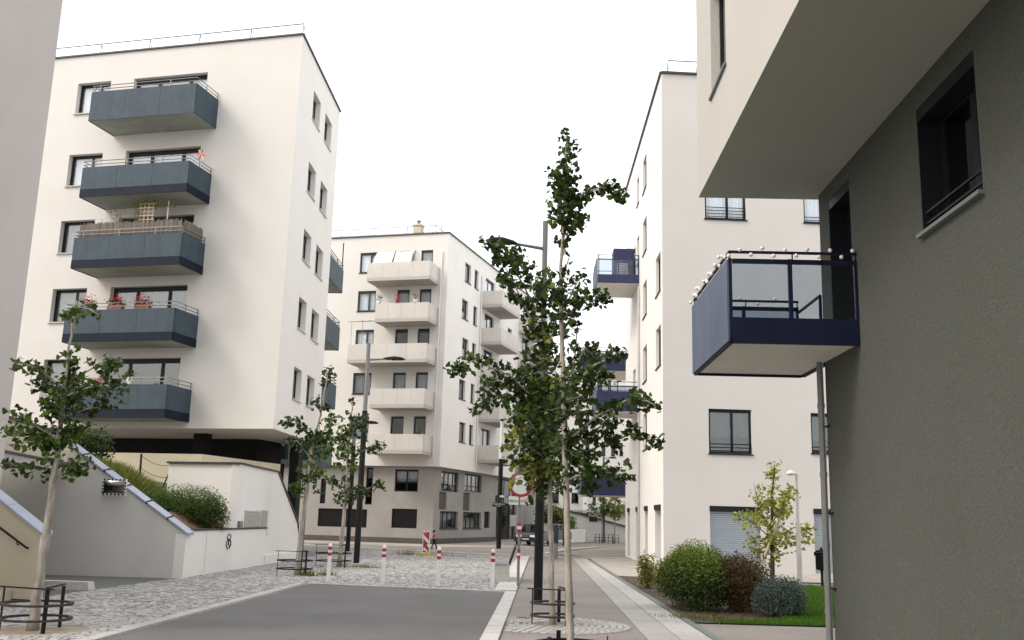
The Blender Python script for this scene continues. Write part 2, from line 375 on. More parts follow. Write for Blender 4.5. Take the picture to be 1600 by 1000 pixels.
# ================================================================== THE GROUND
def sheet(name, pts, z, m, label=None, kind='structure'):
    mb = MB(); mb.poly([(p[0], p[1], z) for p in pts]); return mb.build(name, m, None, kind=kind, loc=None)
KL = lambda y: -6.10+.0377*y            # road edge, left
KR = lambda y: -.92+.037*y              # road edge, right
SL = lambda y: 1.76+.030*y              # granite strip
SR = lambda y: 3.00+.018*y
sheet('ground', [(-400, -60), (400, -60), (400, 700), (-400, 700)], -.03, 'ground')
sheet('road', [(KL(-12), -12), (KR(-12), -12), (KR(25.05), 25.05), (KL(26.1), 26.1)], 0., 'asphalt')
sheet('sidewalk', [(KR(-12)+.3, -12), (SL(-12), -12), (SL(47), 47), (KR(47)+.3, 47)], .012, 'asphalt_warm')
sheet('driveway', [(-30, 16), (-9.3, 20.2), (-8.72, 27), (-30, 34)], -.004, 'asphalt')
sheet('forecourt', [(SR(34)+.2, 34), (22, 31.4), (22, 60), (SR(60)+.2, 60)], .008, 'concrete_pave')
sheet('cross_road', [(-60, 62), (-12, 57.6), (-4, 51.7), (1, 49.4), (9, 50), (60, 72), (60, 118), (12, 100), (4, 73), (-60, 78)], -.012, 'asphalt_warm')
sheet('far_sidewalk', [(-60, 66), (-13, 63.2), (-4.6, 61), (1.2, 66), (14, 110), (4, 110), (-60, 110)], .0, 'concrete_pave')
sheet('garden_path', [(SR(15.9)+.16, 15.9), (14, 15.6), (14, 18.35), (SR(18.6)+.16, 18.6)], .006, 'asphalt_warm')
sheet('garden_paving', [(SR(11)+.16, 11), (14, 11), (14, 15.5), (SR(15.8)+.16, 15.8)], .01, 'granite')
sheet('planting_bed', [(SR(18.7)+.16, 18.7), (8.2, 18.5), (9, 31.3), (SR(33.9)+.2, 33.9)], .02, 'soil')
sheet('lawn', [(3.75, 18.65), (14, 18.4), (14, 31.3), (9.6, 31.3), (6.3, 27), (5.9, 21), (5.2, 19.5)], .024, 'lawn_base')
sheet('plaza_bed', [(-9.35, 8), (KL(8)-.3, 8), (KL(26)-.3, 26.2), (KR(25)-.02, 25.3), (.9, 49), (-3.6, 51.2), (-8.0, 53.6), (-8.2, 40), (-8.70, 27), (-9.3, 20.2)], -.016, 'joint')
# kerbs, one stone at a time
def stones(name, line, y0, y1, x_in, x_out, step, z0, z1, m, parent=None):
    root = parent
    y = y0
    while y < y1:
        a, b = y+.008, min(y+step, y1)-.008
        mb = MB(); t = .012; zz = z1+rnd.uniform(-.003, .003)
        P = [(line(a)+x_in, a), (line(a)+x_out, a), (line(b)+x_out, b), (line(b)+x_in, b)]
        s = 1 if x_out > x_in else -1
        Q = [(P[0][0]+t*s, a+t), (P[1][0]-t*s, a+t), (P[2][0]-t*s, b-t), (P[3][0]+t*s, b-t)]
        mb.hexa([(p[0], p[1], z0) for p in P]+[(q[0], q[1], zz) for q in Q]); mb.build(name, m, root); y += step
def struct_root(name):
    e = bpy.data.objects.new(name, None); col.objects.link(e); e['kind'] = 'structure'; return e
k1 = struct_root('kerb_left'); stones('kerbstone', KL, 8, 26.0, -.02, -.27, 1.0, -.05, .035, 'granite', k1)
k2 = struct_root('kerb_right'); stones('kerbstone', KR, 8, 25.0, .0, .29, 1.0, -.05, .045, 'granite_light', k2)
k2b = struct_root('plaza_border'); stones('kerbstone', lambda y: KR(y)-.32, 25.3, 48.6, .02, .60, 1.1, -.05, .05, 'granite_light', k2b)
k3 = struct_root('kerb_end')
for i in range(6):
    a, b = i/6, (i+1)/6; mb = MB(); xa, xb = KL(26.1), KR(25.05)
    p = [(xa+(xb-xa)*a+.008, 26.1-1.05*a+.02), (xa+(xb-xa)*b-.008, 26.1-1.05*b+.02), (xa+(xb-xa)*b-.008, 26.1-1.05*b+.22), (xa+(xb-xa)*a+.008, 26.1-1.05*a+.22)]
    mb.prism(p, -.05, .03); mb.build('kerbstone', 'granite', k3)
k4 = struct_root('cross_kerb')
ck = [(-12.5, 57.4), (-8.2, 54.2), (-4.2, 51.5), (-1.5, 50.1), (.9, 49.3), (5, 49.2), (9, 50.2), (16, 53.4)]
for (xa, ya), (xb, yb) in zip(ck[:-1], ck[1:]):
    n = max(1, round(math.hypot(xb-xa, yb-ya)/1.2))
    for i in range(n):
        a, b = i/n, (i+1)/n; dx, dy = xb-xa, yb-ya; l = math.hypot(dx, dy); nx, ny = -dy/l*.38, dx/l*.38; e = .01/l*n
        p = [(xa+dx*(a+e/n), ya+dy*(a+e/n)), (xa+dx*(b-e/n), ya+dy*(b-e/n))]; p += [(p[1][0]+nx, p[1][1]+ny), (p[0][0]+nx, p[0][1]+ny)]
        MB().prism(p, -.05, .06).build('kerbstone', 'granite_light', k4)
k5 = struct_root('far_kerb')
fk = [(2.2, 52.5), (3.6, 60), (6.4, 69), (14, 71.5), (30, 76)]
for (xa, ya), (xb, yb) in zip(fk[:-1], fk[1:]):
    dx, dy = xb-xa, yb-ya; l = math.hypot(dx, dy); nx, ny = -dy/l*.3, dx/l*.3
    MB().prism([(xa, ya), (xb, yb), (xb+nx, yb+ny), (xa+nx, ya+ny)], -.05, .08).build('kerbstone', 'granite_light', k5)
sheet('traffic_island', [(2.6, 52.6), (4, 60), (6.7, 68.6), (14, 71), (30, 75.5), (30, 62), (16, 54), (9, 50.7), (5, 49.7)], .03, 'asphalt_warm')
gs = struct_root('granite_strip')
y = 8.0
while y < 46.5:
    for h in range(2):
        a, b = y+.006, y+1.194; f0, f1 = h*.5, h*.5+.5
        X = lambda yy, f: SL(yy)+(SR(yy)-SL(yy))*f
        mb = MB(); e = .006
        mb.hexa([(X(a, f0)+e, a, -.05), (X(a, f1)-e, a, -.05), (X(b, f1)-e, b, -.05), (X(b, f0)+e, b, -.05), (X(a, f0)+e+.004, a+.004, .024+h*.002), (X(a, f1)-e-.004, a+.004, .024+h*.002), (X(b, f1)-e-.004, b-.004, .024+h*.002), (X(b, f0)+e+.004, b-.004, .024+h*.002)])
        mb.build('paving_slab', 'granite' if h else 'granite_mid', gs)
    y += 1.2
dr = MB(); dr.hexa([(SR(8)+.01, 8, -.05), (SR(8)+.15, 8, -.05), (SR(46)+.15, 46, -.05), (SR(46)+.01, 46, -.05), (SR(8)+.01, 8, .03), (SR(8)+.15, 8, .03), (SR(46)+.15, 46, .03), (SR(46)+.01, 46, .03)])
tag(dr.build('drain_channel', 'gutter', None), kind='structure')
# cobbles
def inside(x, y, poly):
    c = False; j = len(poly)-1
    for i in range(len(poly)):
        xi, yi = poly[i]; xj, yj = poly[j]
        if (yi > y) != (yj > y) and x < (xj-xi)*(y-yi)/(yj-yi)+xi: c = not c
        j = i
    return c
def cobble_mesh(mb, cx, cy, wx, wy, ang, h):
    c, s = math.cos(ang), math.sin(ang); t = .014; P = []
    for (a, z, k) in ((0, -.03, 1), (1, h, 0)):
        for ux, uy in ((-1, -1), (1, -1), (1, 1), (-1, 1)):
            x = ux*(wx/2-(0 if k else t))+rnd.uniform(-.008, .008); y = uy*(wy/2-(0 if k else t))+rnd.uniform(-.008, .008)
            P.append((cx+x*c-y*s, cy+x*s+y*c, z+(0 if k else rnd.uniform(-.004, .004))))
    mb.hexa(P)
plaza = [(-9.3, 8), (KL(8)-.29, 8), (KL(26)-.29, 26.3), (KR(25)-.32, 25.35), (KR(48)-.32, 48.4), (-3.6, 50.9), (-8.0, 53.4), (-8.35, 40), (-8.78, 27), (-9.3, 20.2)]
road_poly = [(KL(8)-.29, 8), (KR(8), 8), (KR(25.3), 25.28), (KL(26.3)-.29, 26.32)]
def cobbles(name, test, bx, by, sx, sy, m='cobble', near=300, slope=.037):
    L = []; row = 0; y = by[0]
    while y < by[1]:
        x = bx[0]+(row % 2)*sx*.5+rnd.uniform(-.03, .03)
        while x < bx[1]:
            wx = sx*rnd.uniform(.72, 1.2); px, py = x+wx/2+slope*(y-by[0]), y-(x-bx[0])*.02+rnd.uniform(-.012, .012)
            if test(px, py): L.append((px, py, wx-.02, sy-.018+rnd.uniform(-.012, .006)))
            x += wx
        y += sy; row += 1
    root = struct_root(name)
    vis = [q for q in L if abs(q[0]) < q[1]*.54-.1 and q[1] > 14.2]; vis.sort(key=lambda q: q[1]); nearset = set(id(q) for q in vis[:near])
    protos = []
    for i in range(8):
        mb = MB(); cobble_mesh(mb, 0, 0, 1, 1, 0, .022); me = None
        o = mb.build('cobblestone', m, root); protos.append(o.data); bpy.data.objects.remove(o)
    rest = MB()
    for q in L:
        if id(q) in nearset:
            o = bpy.data.objects.new('cobblestone', rnd.choice(protos)); col.objects.link(o); o.parent = root
            o.location = (q[0], q[1], rnd.uniform(-.006, .004)); o.scale = (q[2], q[3], 1); o.rotation_euler.z = rnd.uniform(-.05, .05)-.02
        else: cobble_mesh(rest, q[0], q[1], q[2], q[3], rnd.uniform(-.05, .05)-.02, .012+rnd.uniform(-.006, .01))
    r = rest.build('cobblestones', m, root); r['kind'] = 'stuff'
TP = [(-6.9, 15.0, .75), (-6.2, 30.1, .6), (-5.85, 35.4, .6)]
cobbles('cobbled_plaza', lambda x, y: inside(x, y, plaza) and not inside(x, y, road_poly) and not any(math.hypot(x-a, y-b) < r for a, b, r in TP), (-11, 2.5), (8.2, 54), .15, .125)
for a, b, r in TP:
    mb = MB(); mb.poly([(a+r*1.08*math.cos(t*.3142), b+r*1.08*math.sin(t*.3142), .002) for t in range(20)]); tag(mb.build('tree_pit_soil', 'sand'), kind='structure')
# ring of setts round the second ginkgo in the right-hand sidewalk
tc = (.82, 17.6); ring = struct_root('sett_circle')
bm_ = MB(); bm_.poly([(max(KR(tc[1])+.3, tc[0]+1.42*math.cos(t*.19635)), tc[1]+1.42*math.sin(t*.19635), .015) for t in range(32)]); bm_.build('joint_bed', 'joint', ring)
for k in range(9):
    r = .36+k*.12; n = int(2*math.pi*r/.15)
    for i in range(n):
        a = 2*math.pi*(i+.5*(k % 2))/n; x, y = tc[0]+r*math.cos(a), tc[1]+r*math.sin(a)
        if x < KR(y)+.38: continue
        mb = MB(); cobble_mesh(mb, x, y, .105, 2*math.pi*r/n-.012, a, .03); mb.build('sett', 'cobble', ring)
mb = MB(); mb.poly([(tc[0]+.36*math.cos(t*.3142), tc[1]+.36*math.sin(t*.3142), .022) for t in range(20)]); mb.build('soil', 'sand', ring)
tc1 = (gnd(893, 1032).x, gnd(893, 1032).y)
mb = MB(); mb.poly([(tc1[0]+.62*math.cos(t*.3142), tc1[1]+.62*math.sin(t*.3142), .02) for t in range(20)]); tag(mb.build('tree_pit_soil', 'sand'), kind='structure')
# ================================================================== LEFT APARTMENT BUILDING
LC = Vector((-9.4, 39.0, 0))
lb = thing('apartment_building', LC, 'cream apartment block at left with five stacked slate-blue balconies', 'building')
F1 = Fr(LC, -76.2, -1); S1 = Fr(LC, 1.63, 1)
ZT = [20.77, 17.32, 14.22, 11.12, 8.0]; ZB = [18.07, 14.63, 11.53, 8.41, 5.32]
LZ0, LZ1, LW, LD = 5.07, 22.13, 17.0, 8.2
fh = []
for zt, zb in zip(ZT, ZB): fh += [(9.31, 11.03, zt-1.48, zt), (4.44, 8.13, zb+.3, zt)]
sh = []
SB = [19.38, 15.95, 12.8, 9.72, 6.62]
for zb in SB: sh += [(2.62, 4.07, zb, zb+1.38), (5.12, 6.62, zb, zb+1.38)]
mb = MB(); F1.wall(mb, 0, LW, LZ0, LZ1, fh, .26); mb.build('front_wall', 'plaster', lb)
mb = MB(); S1.wall(mb, 0, LD, LZ0, LZ1, sh, .26); mb.build('side_wall', 'plaster_bright', lb)
a, b, c = F1.pt(0, 0, 0), S1.pt(LD, 0, 0), F1.pt(LW, 0, 0); d = c+S1.d*LD
mb = MB(); mb.poly([(b.x, b.y, LZ0), (d.x, d.y, LZ0), (d.x, d.y, LZ1), (b.x, b.y, LZ1)]); mb.poly([(c.x, c.y, LZ0), (d.x, d.y, LZ0), (d.x, d.y, LZ1), (c.x, c.y, LZ1)]); mb.build('back_wall', 'plaster', lb)
mb = MB(); mb.poly([(p.x, p.y, LZ0) for p in (a, b, d, c)]); mb.build('soffit', 'soffit_cream', lb)
mb = MB(); mb.poly([(p.x, p.y, LZ1) for p in (a, b, d, c)]); mb.build('roof', 'plaster_taupe', lb)
coping([c+F1.n*.02, a+F1.n*.02+S1.n*.02, b+S1.n*.02], lb, LZ1+.02)
roof_rail(F1, lb, .5, 16, -1.0, LZ1, 1.1, 6)
mb = MB(); mb.tube([F1.pt(2.6, -1, LZ1), F1.pt(2.6, -1, LZ1+2.2)], .014, 5); mb.build('antenna', 'steel_light', lb)
for i, (zt, zb) in enumerate(zip(ZT, ZB)):
    cur = [('curtain', .97), ('curtain', .97), ('curtain_grey', .9), ('curtain_grey', .95), ('curtain_grey', .8)][i]
    window(F1, lb, 9.31, 11.03, zt-1.48, zt, .24, mull=(.38,), curtain=cur, sillw=.08)
    window(F1, lb, 4.44, 8.13, zb+.3, zt, .24, mull=(.26, .68), curtain=cur if i != 4 else None, sill=False, name='balcony_door', fw=.12, gl='glass' if i < 3 else 'glass')
    balcony(F1, lb, 3.79, 8.86, 1.75, zb, bandm='navy_band' if i else 'slate_panel')
for zb in SB:
    window(S1, lb, 2.62, 4.07, zb, zb+1.38, .24, mull=(.5,), gl='glass_dark'); window(S1, lb, 5.12, 6.62, zb, zb+1.38, .24, mull=(.5,), gl='glass_dark')
for k, zb in enumerate((13.35, 10.25, 7.15, 4.1)):    # balconies on the far side, seen end-on
    balcony(Fr(S1.pt(LD, -.02, 0), 91.63, -1), lb, -4.5, 0, 3.5, zb, band=.2, top=1.22, panel='slate_panel' if k < 3 else 'teal_panel', bandm='slate_panel', npan=2, railm='dark_metal', endn=2)
mb = MB(); mb.box(0, 0, 0, 0, 0, 0); mb = MB(); p = S1.pt(LD+3.45, -.1, 14.5); mb.tube([p, p+Vector((0, 0, 1.6))], .03, 6); mb.build('screen_post', 'dark_metal', lb)
# undercroft wall and pillars; near-black colour paints in the shade under the block
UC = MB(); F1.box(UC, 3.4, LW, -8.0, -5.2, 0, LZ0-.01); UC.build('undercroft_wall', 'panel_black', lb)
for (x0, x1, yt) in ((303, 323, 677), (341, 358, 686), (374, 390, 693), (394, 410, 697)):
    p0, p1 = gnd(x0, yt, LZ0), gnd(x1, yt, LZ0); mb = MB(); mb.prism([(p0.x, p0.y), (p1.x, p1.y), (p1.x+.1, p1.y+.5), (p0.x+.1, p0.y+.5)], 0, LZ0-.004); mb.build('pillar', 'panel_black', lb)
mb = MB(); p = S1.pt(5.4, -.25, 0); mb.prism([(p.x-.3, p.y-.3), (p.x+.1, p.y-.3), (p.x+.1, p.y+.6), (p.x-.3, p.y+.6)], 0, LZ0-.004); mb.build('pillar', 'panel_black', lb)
mb = MB(); p = S1.pt(6.6, -.05, 0); mb.tube([(p.x, p.y, 0), (p.x, p.y, LZ0)], .06, 8); mb.build('downpipe', 'steel', lb)
# ------------------------------------------------------------------ things kept on its balconies
def fp(u, o, z): return F1.pt(u, o, z)
for i, (u, l) in enumerate(((7.9, 'leftmost planter of red geraniums on fourth slate balcony'), (6.6, 'middle planter of red geraniums on fourth slate balcony'), (5.35, 'rightmost planter of red geraniums on fourth slate balcony'))):
    p = fp(u, 1.62, 9.72); t = thing('flower_box', p, l, 'planter', 'geranium boxes on the balcony rail')
    mb = MB(); F1.box(mb, u-.34, u+.34, 1.52, 1.72, 9.72, 9.92); mb.build('box', 'terracotta' if i else 'slate_panel', t)
    lf = MB(); fl = MB()
    for k in range(110): lf.leaf(fp(u+rnd.uniform(-.38, .38), 1.62+rnd.gauss(0, .1), 9.92+rnd.uniform(-.05, .22)), .1, 1)
    for k in range(150):
        cx = rnd.choice((-.2, 0, .15, .25)); fl.leaf(fp(u+cx+rnd.gauss(0, .11), 1.62+rnd.gauss(0, .08), 10.12+rnd.gauss(0, .08)+(.12 if abs(cx) < .1 else 0)), .075, 1)
    lf.build('foliage', 'leaf_deep', t); fl.build('blooms', 'red_flower', t, kind='stuff')
def pot(name, p, r, h, m, label, leafm='leaf_mid', n=70, spread=.16, up=.3, cat='plant pot'):
    t = thing(name, p, label, cat); mb = MB(); mb.lathe([(r*.7, 0), (r*.95, h*.8), (r*1.06, h*.8), (r*1.08, h), (r*.9, h)], p, 12); mb.build('pot', m, t, smooth=False)
    lf = MB()
    for k in range(n):
        a = rnd.uniform(0, 6.28); q = rnd.random(); lf.leaf((p[0]+math.cos(a)*spread*q, p[1]+math.sin(a)*spread*q, p[2]+h+rnd.uniform(0, up)), .1, 1)
    lf.build('foliage', leafm, t); return t
pot('flower_pot', fp(6.9, 1.62, 6.66), .16, .26, 'pink_pot', 'pink plant pot on lowest slate balcony rail', 'leaf_mid')
pot('flower_pot', fp(5.55, 1.62, 6.66), .18, .28, 'white_paint', 'white plant pot on lowest slate balcony rail', 'leaf_deep')
# reed screen, trellis with climber, pole, pinwheel
t = thing('reed_screen', fp(6.2, 1.6, 12.95), 'brown reed privacy screen along third slate balcony railing', 'screen'); mb = MB()
for i in range(210):
    u = 3.95+i*(8.75-3.95)/210; h = .52+rnd.uniform(-.06, .07); F1.box(mb, u, u+.019, 1.58+rnd.uniform(-.01, .01), 1.60+rnd.uniform(0, .012), 12.9, 12.95+h)
for i in range(70):
    o = .15+i*1.42/70; F1.box(mb, 3.86, 3.885, o, o+.017, 12.9, 12.95+.48+rnd.uniform(-.06, .06))
s_ = mb.build('reeds', 'reed', t); s_['kind'] = 'stuff'
mb = MB(); F1.box(mb, 3.9, 8.78, 1.605, 1.62, 13.18, 13.2); mb.build('binding_wire', 'steel', t)
t = thing('trellis', fp(5.9, 1.3, 12.0), 'pale wooden trellis overgrown with climber above reed screen', 'trellis')
for i in range(4): mb = MB(); F1.box(mb, 5.55+i*.2, 5.59+i*.2, 1.28, 1.30, 12.9, 14.35); mb.build('slat', 'wood_pale', t)
for i in range(6): mb = MB(); F1.box(mb, 5.48, 6.26, 1.302, 1.32, 13.45+i*.17, 13.49+i*.17); mb.build('slat', 'wood_pale', t)
lf = MB()
for k in range(260):
    s = rnd.random()
    if s < .5: q = (6.25+rnd.gauss(0, .1), 13.2+rnd.uniform(.1, 1.2))
    elif s < .8: q = (5.9+rnd.gauss(0, .3), 14.4+rnd.gauss(0, .08))
    else: q = (4.9+rnd.uniform(-.5, .7), 14.2+rnd.gauss(0, .06))
    lf.leaf(fp(q[0], 1.3+rnd.gauss(0, .06), q[1]), .12, 1)
for k in range(60): lf.leaf(fp(7.2+rnd.gauss(0, .3), 1.3, 13.7+rnd.uniform(0, .55)), .09, 1)
for k in range(5): lf.tube([fp(7.2+k*.05, 1.3, 13.2), fp(6.9+k*.17, 1.3, 13.8+.1*(k % 3))], .008, 4)
lf.build('climber', 'leaf_lime', t, kind='stuff')
t = MB(); t.tube([fp(4.85, 1.3, 12.0), fp(4.85, 1.3, 14.4)], .025, 6); t.build('parasol_pole', 'steel_light', None, label='slim pale pole rising from third slate balcony beside trellis', cat='pole', loc=fp(4.85, 1.3, 12))
t = thing('pinwheel', fp(3.75, .9, 15.9), 'colourful toy pinwheel on corner of second slate balcony', 'pinwheel')
mb = MB(); mb.tube([fp(3.8, .9, 15.9), fp(3.8, .9, 16.5)], .012, 5); mb.build('stick', 'white_paint', t)
for k in range(8):
    a = k*math.pi/4; c0 = Vector(fp(3.8, .93, 16.52)); e = lambda an, r: c0+F1.d*(math.cos(an)*r)+Vector((0, 0, math.sin(an)*r))
    mb = MB(); mb.extrude([c0, e(a, .14), e(a+.25, .28), e(a+.55, .18)], F1.n*.01); mb.build('blade', ('pin_pink', 'pin_yellow', 'pin_blue', 'pin_orange')[k % 4], t)
# ================================================================== MIDDLE APARTMENT BUILDING
ML = Vector((-4.92, 66.5, 0)); MU = Vector((-4.58, 65.9, 0))
mbd = thing('apartment_building', ML, 'cream corner block in the middle with pale beige perforated balconies', 'building')
FL, SLo = Fr(ML, -75.4, -1), Fr(ML, 17.43, 1); FU, SU = Fr(MU, -75.4, -1), Fr(MU, 17.43, 1)
MZ0, MZ1 = 5.1, 21.35
MT = [20.18, 17.37, 14.56, 11.5, 8.47]; MBt = [17.6, 14.7, 11.9, 8.84, 5.82]
lh = [(4.74, 8.36, .95, 2.17), (1.14, 2.95, 1.0, 2.27), (1.18, 2.85, 3.42, 4.9), (4.45, 4.95, 2.5, 5.0), (7.9, 8.3, 2.5, 4.2)]
mb = MB(); FL.wall(mb, 0, 22, 0, MZ0, lh, .2); mb.build('base_front_wall', 'plaster_taupe', mbd)
lsh = [(1.22, 4.7, 3.55, 4.92), (1.25, 4.78, 1.02, 2.2), (5.95, 9.75, 3.7, 5.0), (5.88, 9.87, 1.02, 2.2), (.95, 2.4, 2.3, 3.5), (5.75, 7.2, 2.3, 3.6), (10.65, 12.0, 1.05, 2.3), (13.6, 19, .12, 5.0)]
mb = MB(); SLo.wall(mb, 0, 30, 0, MZ0, lsh, .22); mb.build('base_side_wall', 'plaster_taupe', mbd)
mb = MB(); FL.box(mb, -.01, 22, .0, .02, 0, .36); SLo.box(mb, 0, 13.5, .0, .025, 0, .36); mb.build('skirting', 'skirting', mbd)
uh = []
for zt, zb in zip(MT, MBt): uh += [(5.25, 6.62, zt-1.48, zt), (2.72, 3.66, zb+.25, zt), (1.12, 2.0, zb+.25, zt)]
mb = MB(); FU.wall(mb, 0, 22, MZ0, MZ1, uh, .2); mb.build('front_wall', 'plaster', mbd)
ush = []
for i, zt in enumerate(MT):
    o = 0 if i % 2 == 0 else -.35
    ush += [(3.5+o, 4.8+o, zt-1.42, zt), (5.62, 6.5, zt-1.42, zt), (8.25, 10.5, MBt[i]+.25, zt), (18.4, 20.4, MBt[i]+.25, zt), (14.2, 15.4, zt-1.42, zt)]
mb = MB(); SU.wall(mb, 0, 28.8, MZ0, MZ1, ush, .2); mb.build('side_wall', 'plaster_bright', mbd)
A, Bq, Cq = FU.pt(0, 0, 0), SU.pt(28.8, 0, 0), FU.pt(22, 0, 0); D = Cq+SU.d*28.8
mb = MB(); mb.poly([(p.x, p.y, MZ0) for p in (A, Bq, D, Cq)]); mb.build('soffit', 'soffit_grey', mbd)
mb = MB(); mb.poly([(p.x, p.y, MZ1) for p in (A, Bq, D, Cq)]); mb.build('roof', 'plaster_taupe', mbd)
mb = MB(); mb.poly([(Bq.x, Bq.y, 0), (D.x, D.y, 0), (D.x, D.y, MZ1), (Bq.x, Bq.y, MZ1)]); mb.poly([(Cq.x, Cq.y, 0), (D.x, D.y, 0), (D.x, D.y, MZ1), (Cq.x, Cq.y, MZ1)]); mb.build('back_wall', 'plaster', mbd)
coping([Cq+FU.n*.02, A+FU.n*.02+SU.n*.02, Bq+SU.n*.02], mbd, MZ1+.03, .09, .14)
roof_rail(FU, mbd, 1, 14, -1.2, MZ1, 1.0, 5); roof_rail(SU, mbd, 1, 26, -1.4, MZ1, .9, 9)
mb = MB(); FU.box(mb, 2.7, 3.3, -2.2, -1.6, MZ1, MZ1+1.2); FU.box(mb, 2.65, 3.35, -2.25, -1.55, MZ1+1.2, MZ1+1.3); ch = mb.build('chimney', 'stair_wall', mbd)
mb = MB(); p = FU.pt(3, -1.9, MZ1+1.3); mb.lathe([(.12, 0), (.12, .25), (.2, .28), (.02, .42)], p, 8); mb.build('chimney_cowl', 'steel', ch)
BU = [(.64, 5.2), (.62, 4.44), (.6, 6.3), (.6, 4.5), (.6, 4.5)]
for i, (zt, zb) in enumerate(zip(MT, MBt)):
    window(FU, mbd, 5.25, 6.62, zt-1.48, zt, .12, mull=(.4,), curtain=('curtain', .95) if i < 3 else ('curtain_grey', .9), fm='frame_teal', ledge='frame_dark', fw=.1)
    for (a, b) in ((2.72, 3.66), (1.12, 2.0)): window(FU, mbd, a, b, zb+.25, zt, .12, sill=False, name='balcony_door', fm='frame_teal', curtain=('curtain_grey', .9) if i in (0, 1, 3) else None, fw=.1)
    balcony(FU, mbd, BU[i][0], BU[i][1], 1.9, zb, band=.22, top=1.28, panel='beige_panel', bandm='beige_edge', soff='soffit_grey', npan=4, rail=None)
    o = 0 if i % 2 == 0 else -.35
    for (a, b) in ((3.5+o, 4.8+o), (5.62, 6.5), (14.2, 15.4)): window(SU, mbd, a, b, zt-1.42, zt, .15, gl='glass_dark', ledge='frame_dark')
    for (a, b) in ((8.25, 10.5), (18.4, 20.4)): window(SU, mbd, a, b, zb+.25, zt, .15, mull=(.45,), sill=False, name='balcony_door', curtain=('curtain', .8) if i % 2 == 0 else None)
    balcony(SU, mbd, 7.4, 12.0, 1.65, zb, band=.22, top=1.28, panel='beige_panel', bandm='beige_edge', soff='soffit_grey', npan=3, rail=None)
    balcony(SU, mbd, 17.3, 22.2, 1.8, zb-.1, band=.22, top=1.28, panel='beige_panel', bandm='beige_edge', soff='soffit_grey', npan=3, rail=None)
for fr, u, z0, z1 in ((FU, .44, 5.5, 20.0), (SU, 7.15, 5.5, 20)):
    mb = MB(); mb.tube([fr.pt(u, .08, z0), fr.pt(u, .08, z1)], .055, 8); mb.build('downpipe', 'white_paint', mbd)
window(FL, mbd, 1.18, 2.85, 3.42, 4.9, .1, mull=(.5,), bars=(.4,), sill=False, curtain=('curtain_grey', .55))
for q in ((4.74, 8.36, .95, 2.17), (1.14, 2.95, 1.0, 2.27), (7.9, 8.3, 2.5, 4.2)):
    mb = MB(); FL.box(mb, q[0]-.01, q[1]+.01, -.16, -.08, q[2]-.01, q[3]+.01); mb.build('louvre_panel', 'panel_black', mbd)
window(FL, mbd, 4.45, 4.95, 2.5, 5.0, .1, bars=(.35, .62), sill=False, gl='glass_dark')
for q in lsh[:4]: window(SLo, mbd, *q[:4], .16, mull=(.28, .52, .78), bars=(.3,) if q[2] > 3 else (), sill=q[2] < 3, ledge='frame_dark', gl='glass', curtain=('curtain_grey', .62) if q[2] > 3 else None)
for q in lsh[4:7]:
    mb = MB(); SLo.box(mb, q[0]-.01, q[1]+.01, -.2, -.12, q[2]-.01, q[3]+.01); mb.build('recess_panel', 'panel_black' if q[0] > 10 else 'skirting', mbd)
window(SLo, mbd, 13.6, 19, .12, 5.0, .16, mull=(.2, .45, .72), bars=(.42, .72), sill=False, name='entrance_glazing', gl='glass_dark')
mb = MB(); SLo.box(mb, 16.3, 18.0, .3, .34, 1.2, 2.1)
for k in range(5): SLo.box(mb, 16.35, 17.95, .34, .36, 1.28+k*.17, 1.38+k*.17)
t = mb.build('letterbox', 'steel_light', None, label='pale slatted letterbox panel by the dark glazed entrance', cat='letterbox', loc=SLo.pt(17, .3, 1.2))
# awning over the top balcony
t = thing('awning', FU.pt(4, .5, 19), 'white fold-out awning with dark arms on top beige balcony', 'awning')
mb = MB(); mb.extrude([FU.pt(2.6, .1, 20.1), FU.pt(5.3, .1, 20.1), FU.pt(5.4, .7, 19.0), FU.pt(2.5, .7, 19.0)], (0, 0, .02)); mb.build('canvas', 'plaster', t)
for u in (2.4, 3.9, 5.5): mb = MB(); mb.tube([FU.pt(u, .06, 20.17), FU.pt(u, .76, 19.02), FU.pt(u, 1.0, 18.5)], .035, 6); mb.build('arm', 'dark_metal', t)
for i, (u, z, m, l) in enumerate(((4.2, 15.98, 'white_paint', 'white pot with bare shrub on second beige balcony, left end'), (2.9, 15.98, 'terracotta', 'small dark red pot on second beige balcony rail, centre'), (1.6, 15.98, 'white_paint', 'white pot with grasses on second beige balcony, right end'))):
    pot('flower_pot', FU.pt(u, 1.84, z), .15, .24, m, l, 'leaf_brown' if i != 1 else 'red_flower', 60, .25, .4)
t = thing('drying_rack', FU.pt(5.6, 1.2, 13.2), 'thin wire drying frame above the widest beige balcony', 'rack')
mb = MB()
for k in range(5): mb.tube([FU.pt(6.4-k*.5, 1.9, 14.75+.02*k), FU.pt(5.9-k*.4, .2, 15.1)], .012, 4)
for u in (6.2, 5.4): mb.tube([FU.pt(u, 1.7, 13.1), FU.pt(u, 1.7, 14.8)], .014, 4)
mb.tube([FU.pt(6.5, 1.7, 14.8), FU.pt(3.9, 1.6, 14.85)], .012, 4); mb.build('wires', 'steel', t)
mb = MB(); mb.lathe([(.02, 0), (.18, .1), (.06, .6), (.01, .8)], FU.pt(.95, 1.88, 7.1), 8); mb.build('conifer_pot', 'leaf_deep', None, label='tiny dark conifer at right end of lowest beige balcony', cat='plant', loc=FU.pt(.95, 1.5, 7.1))
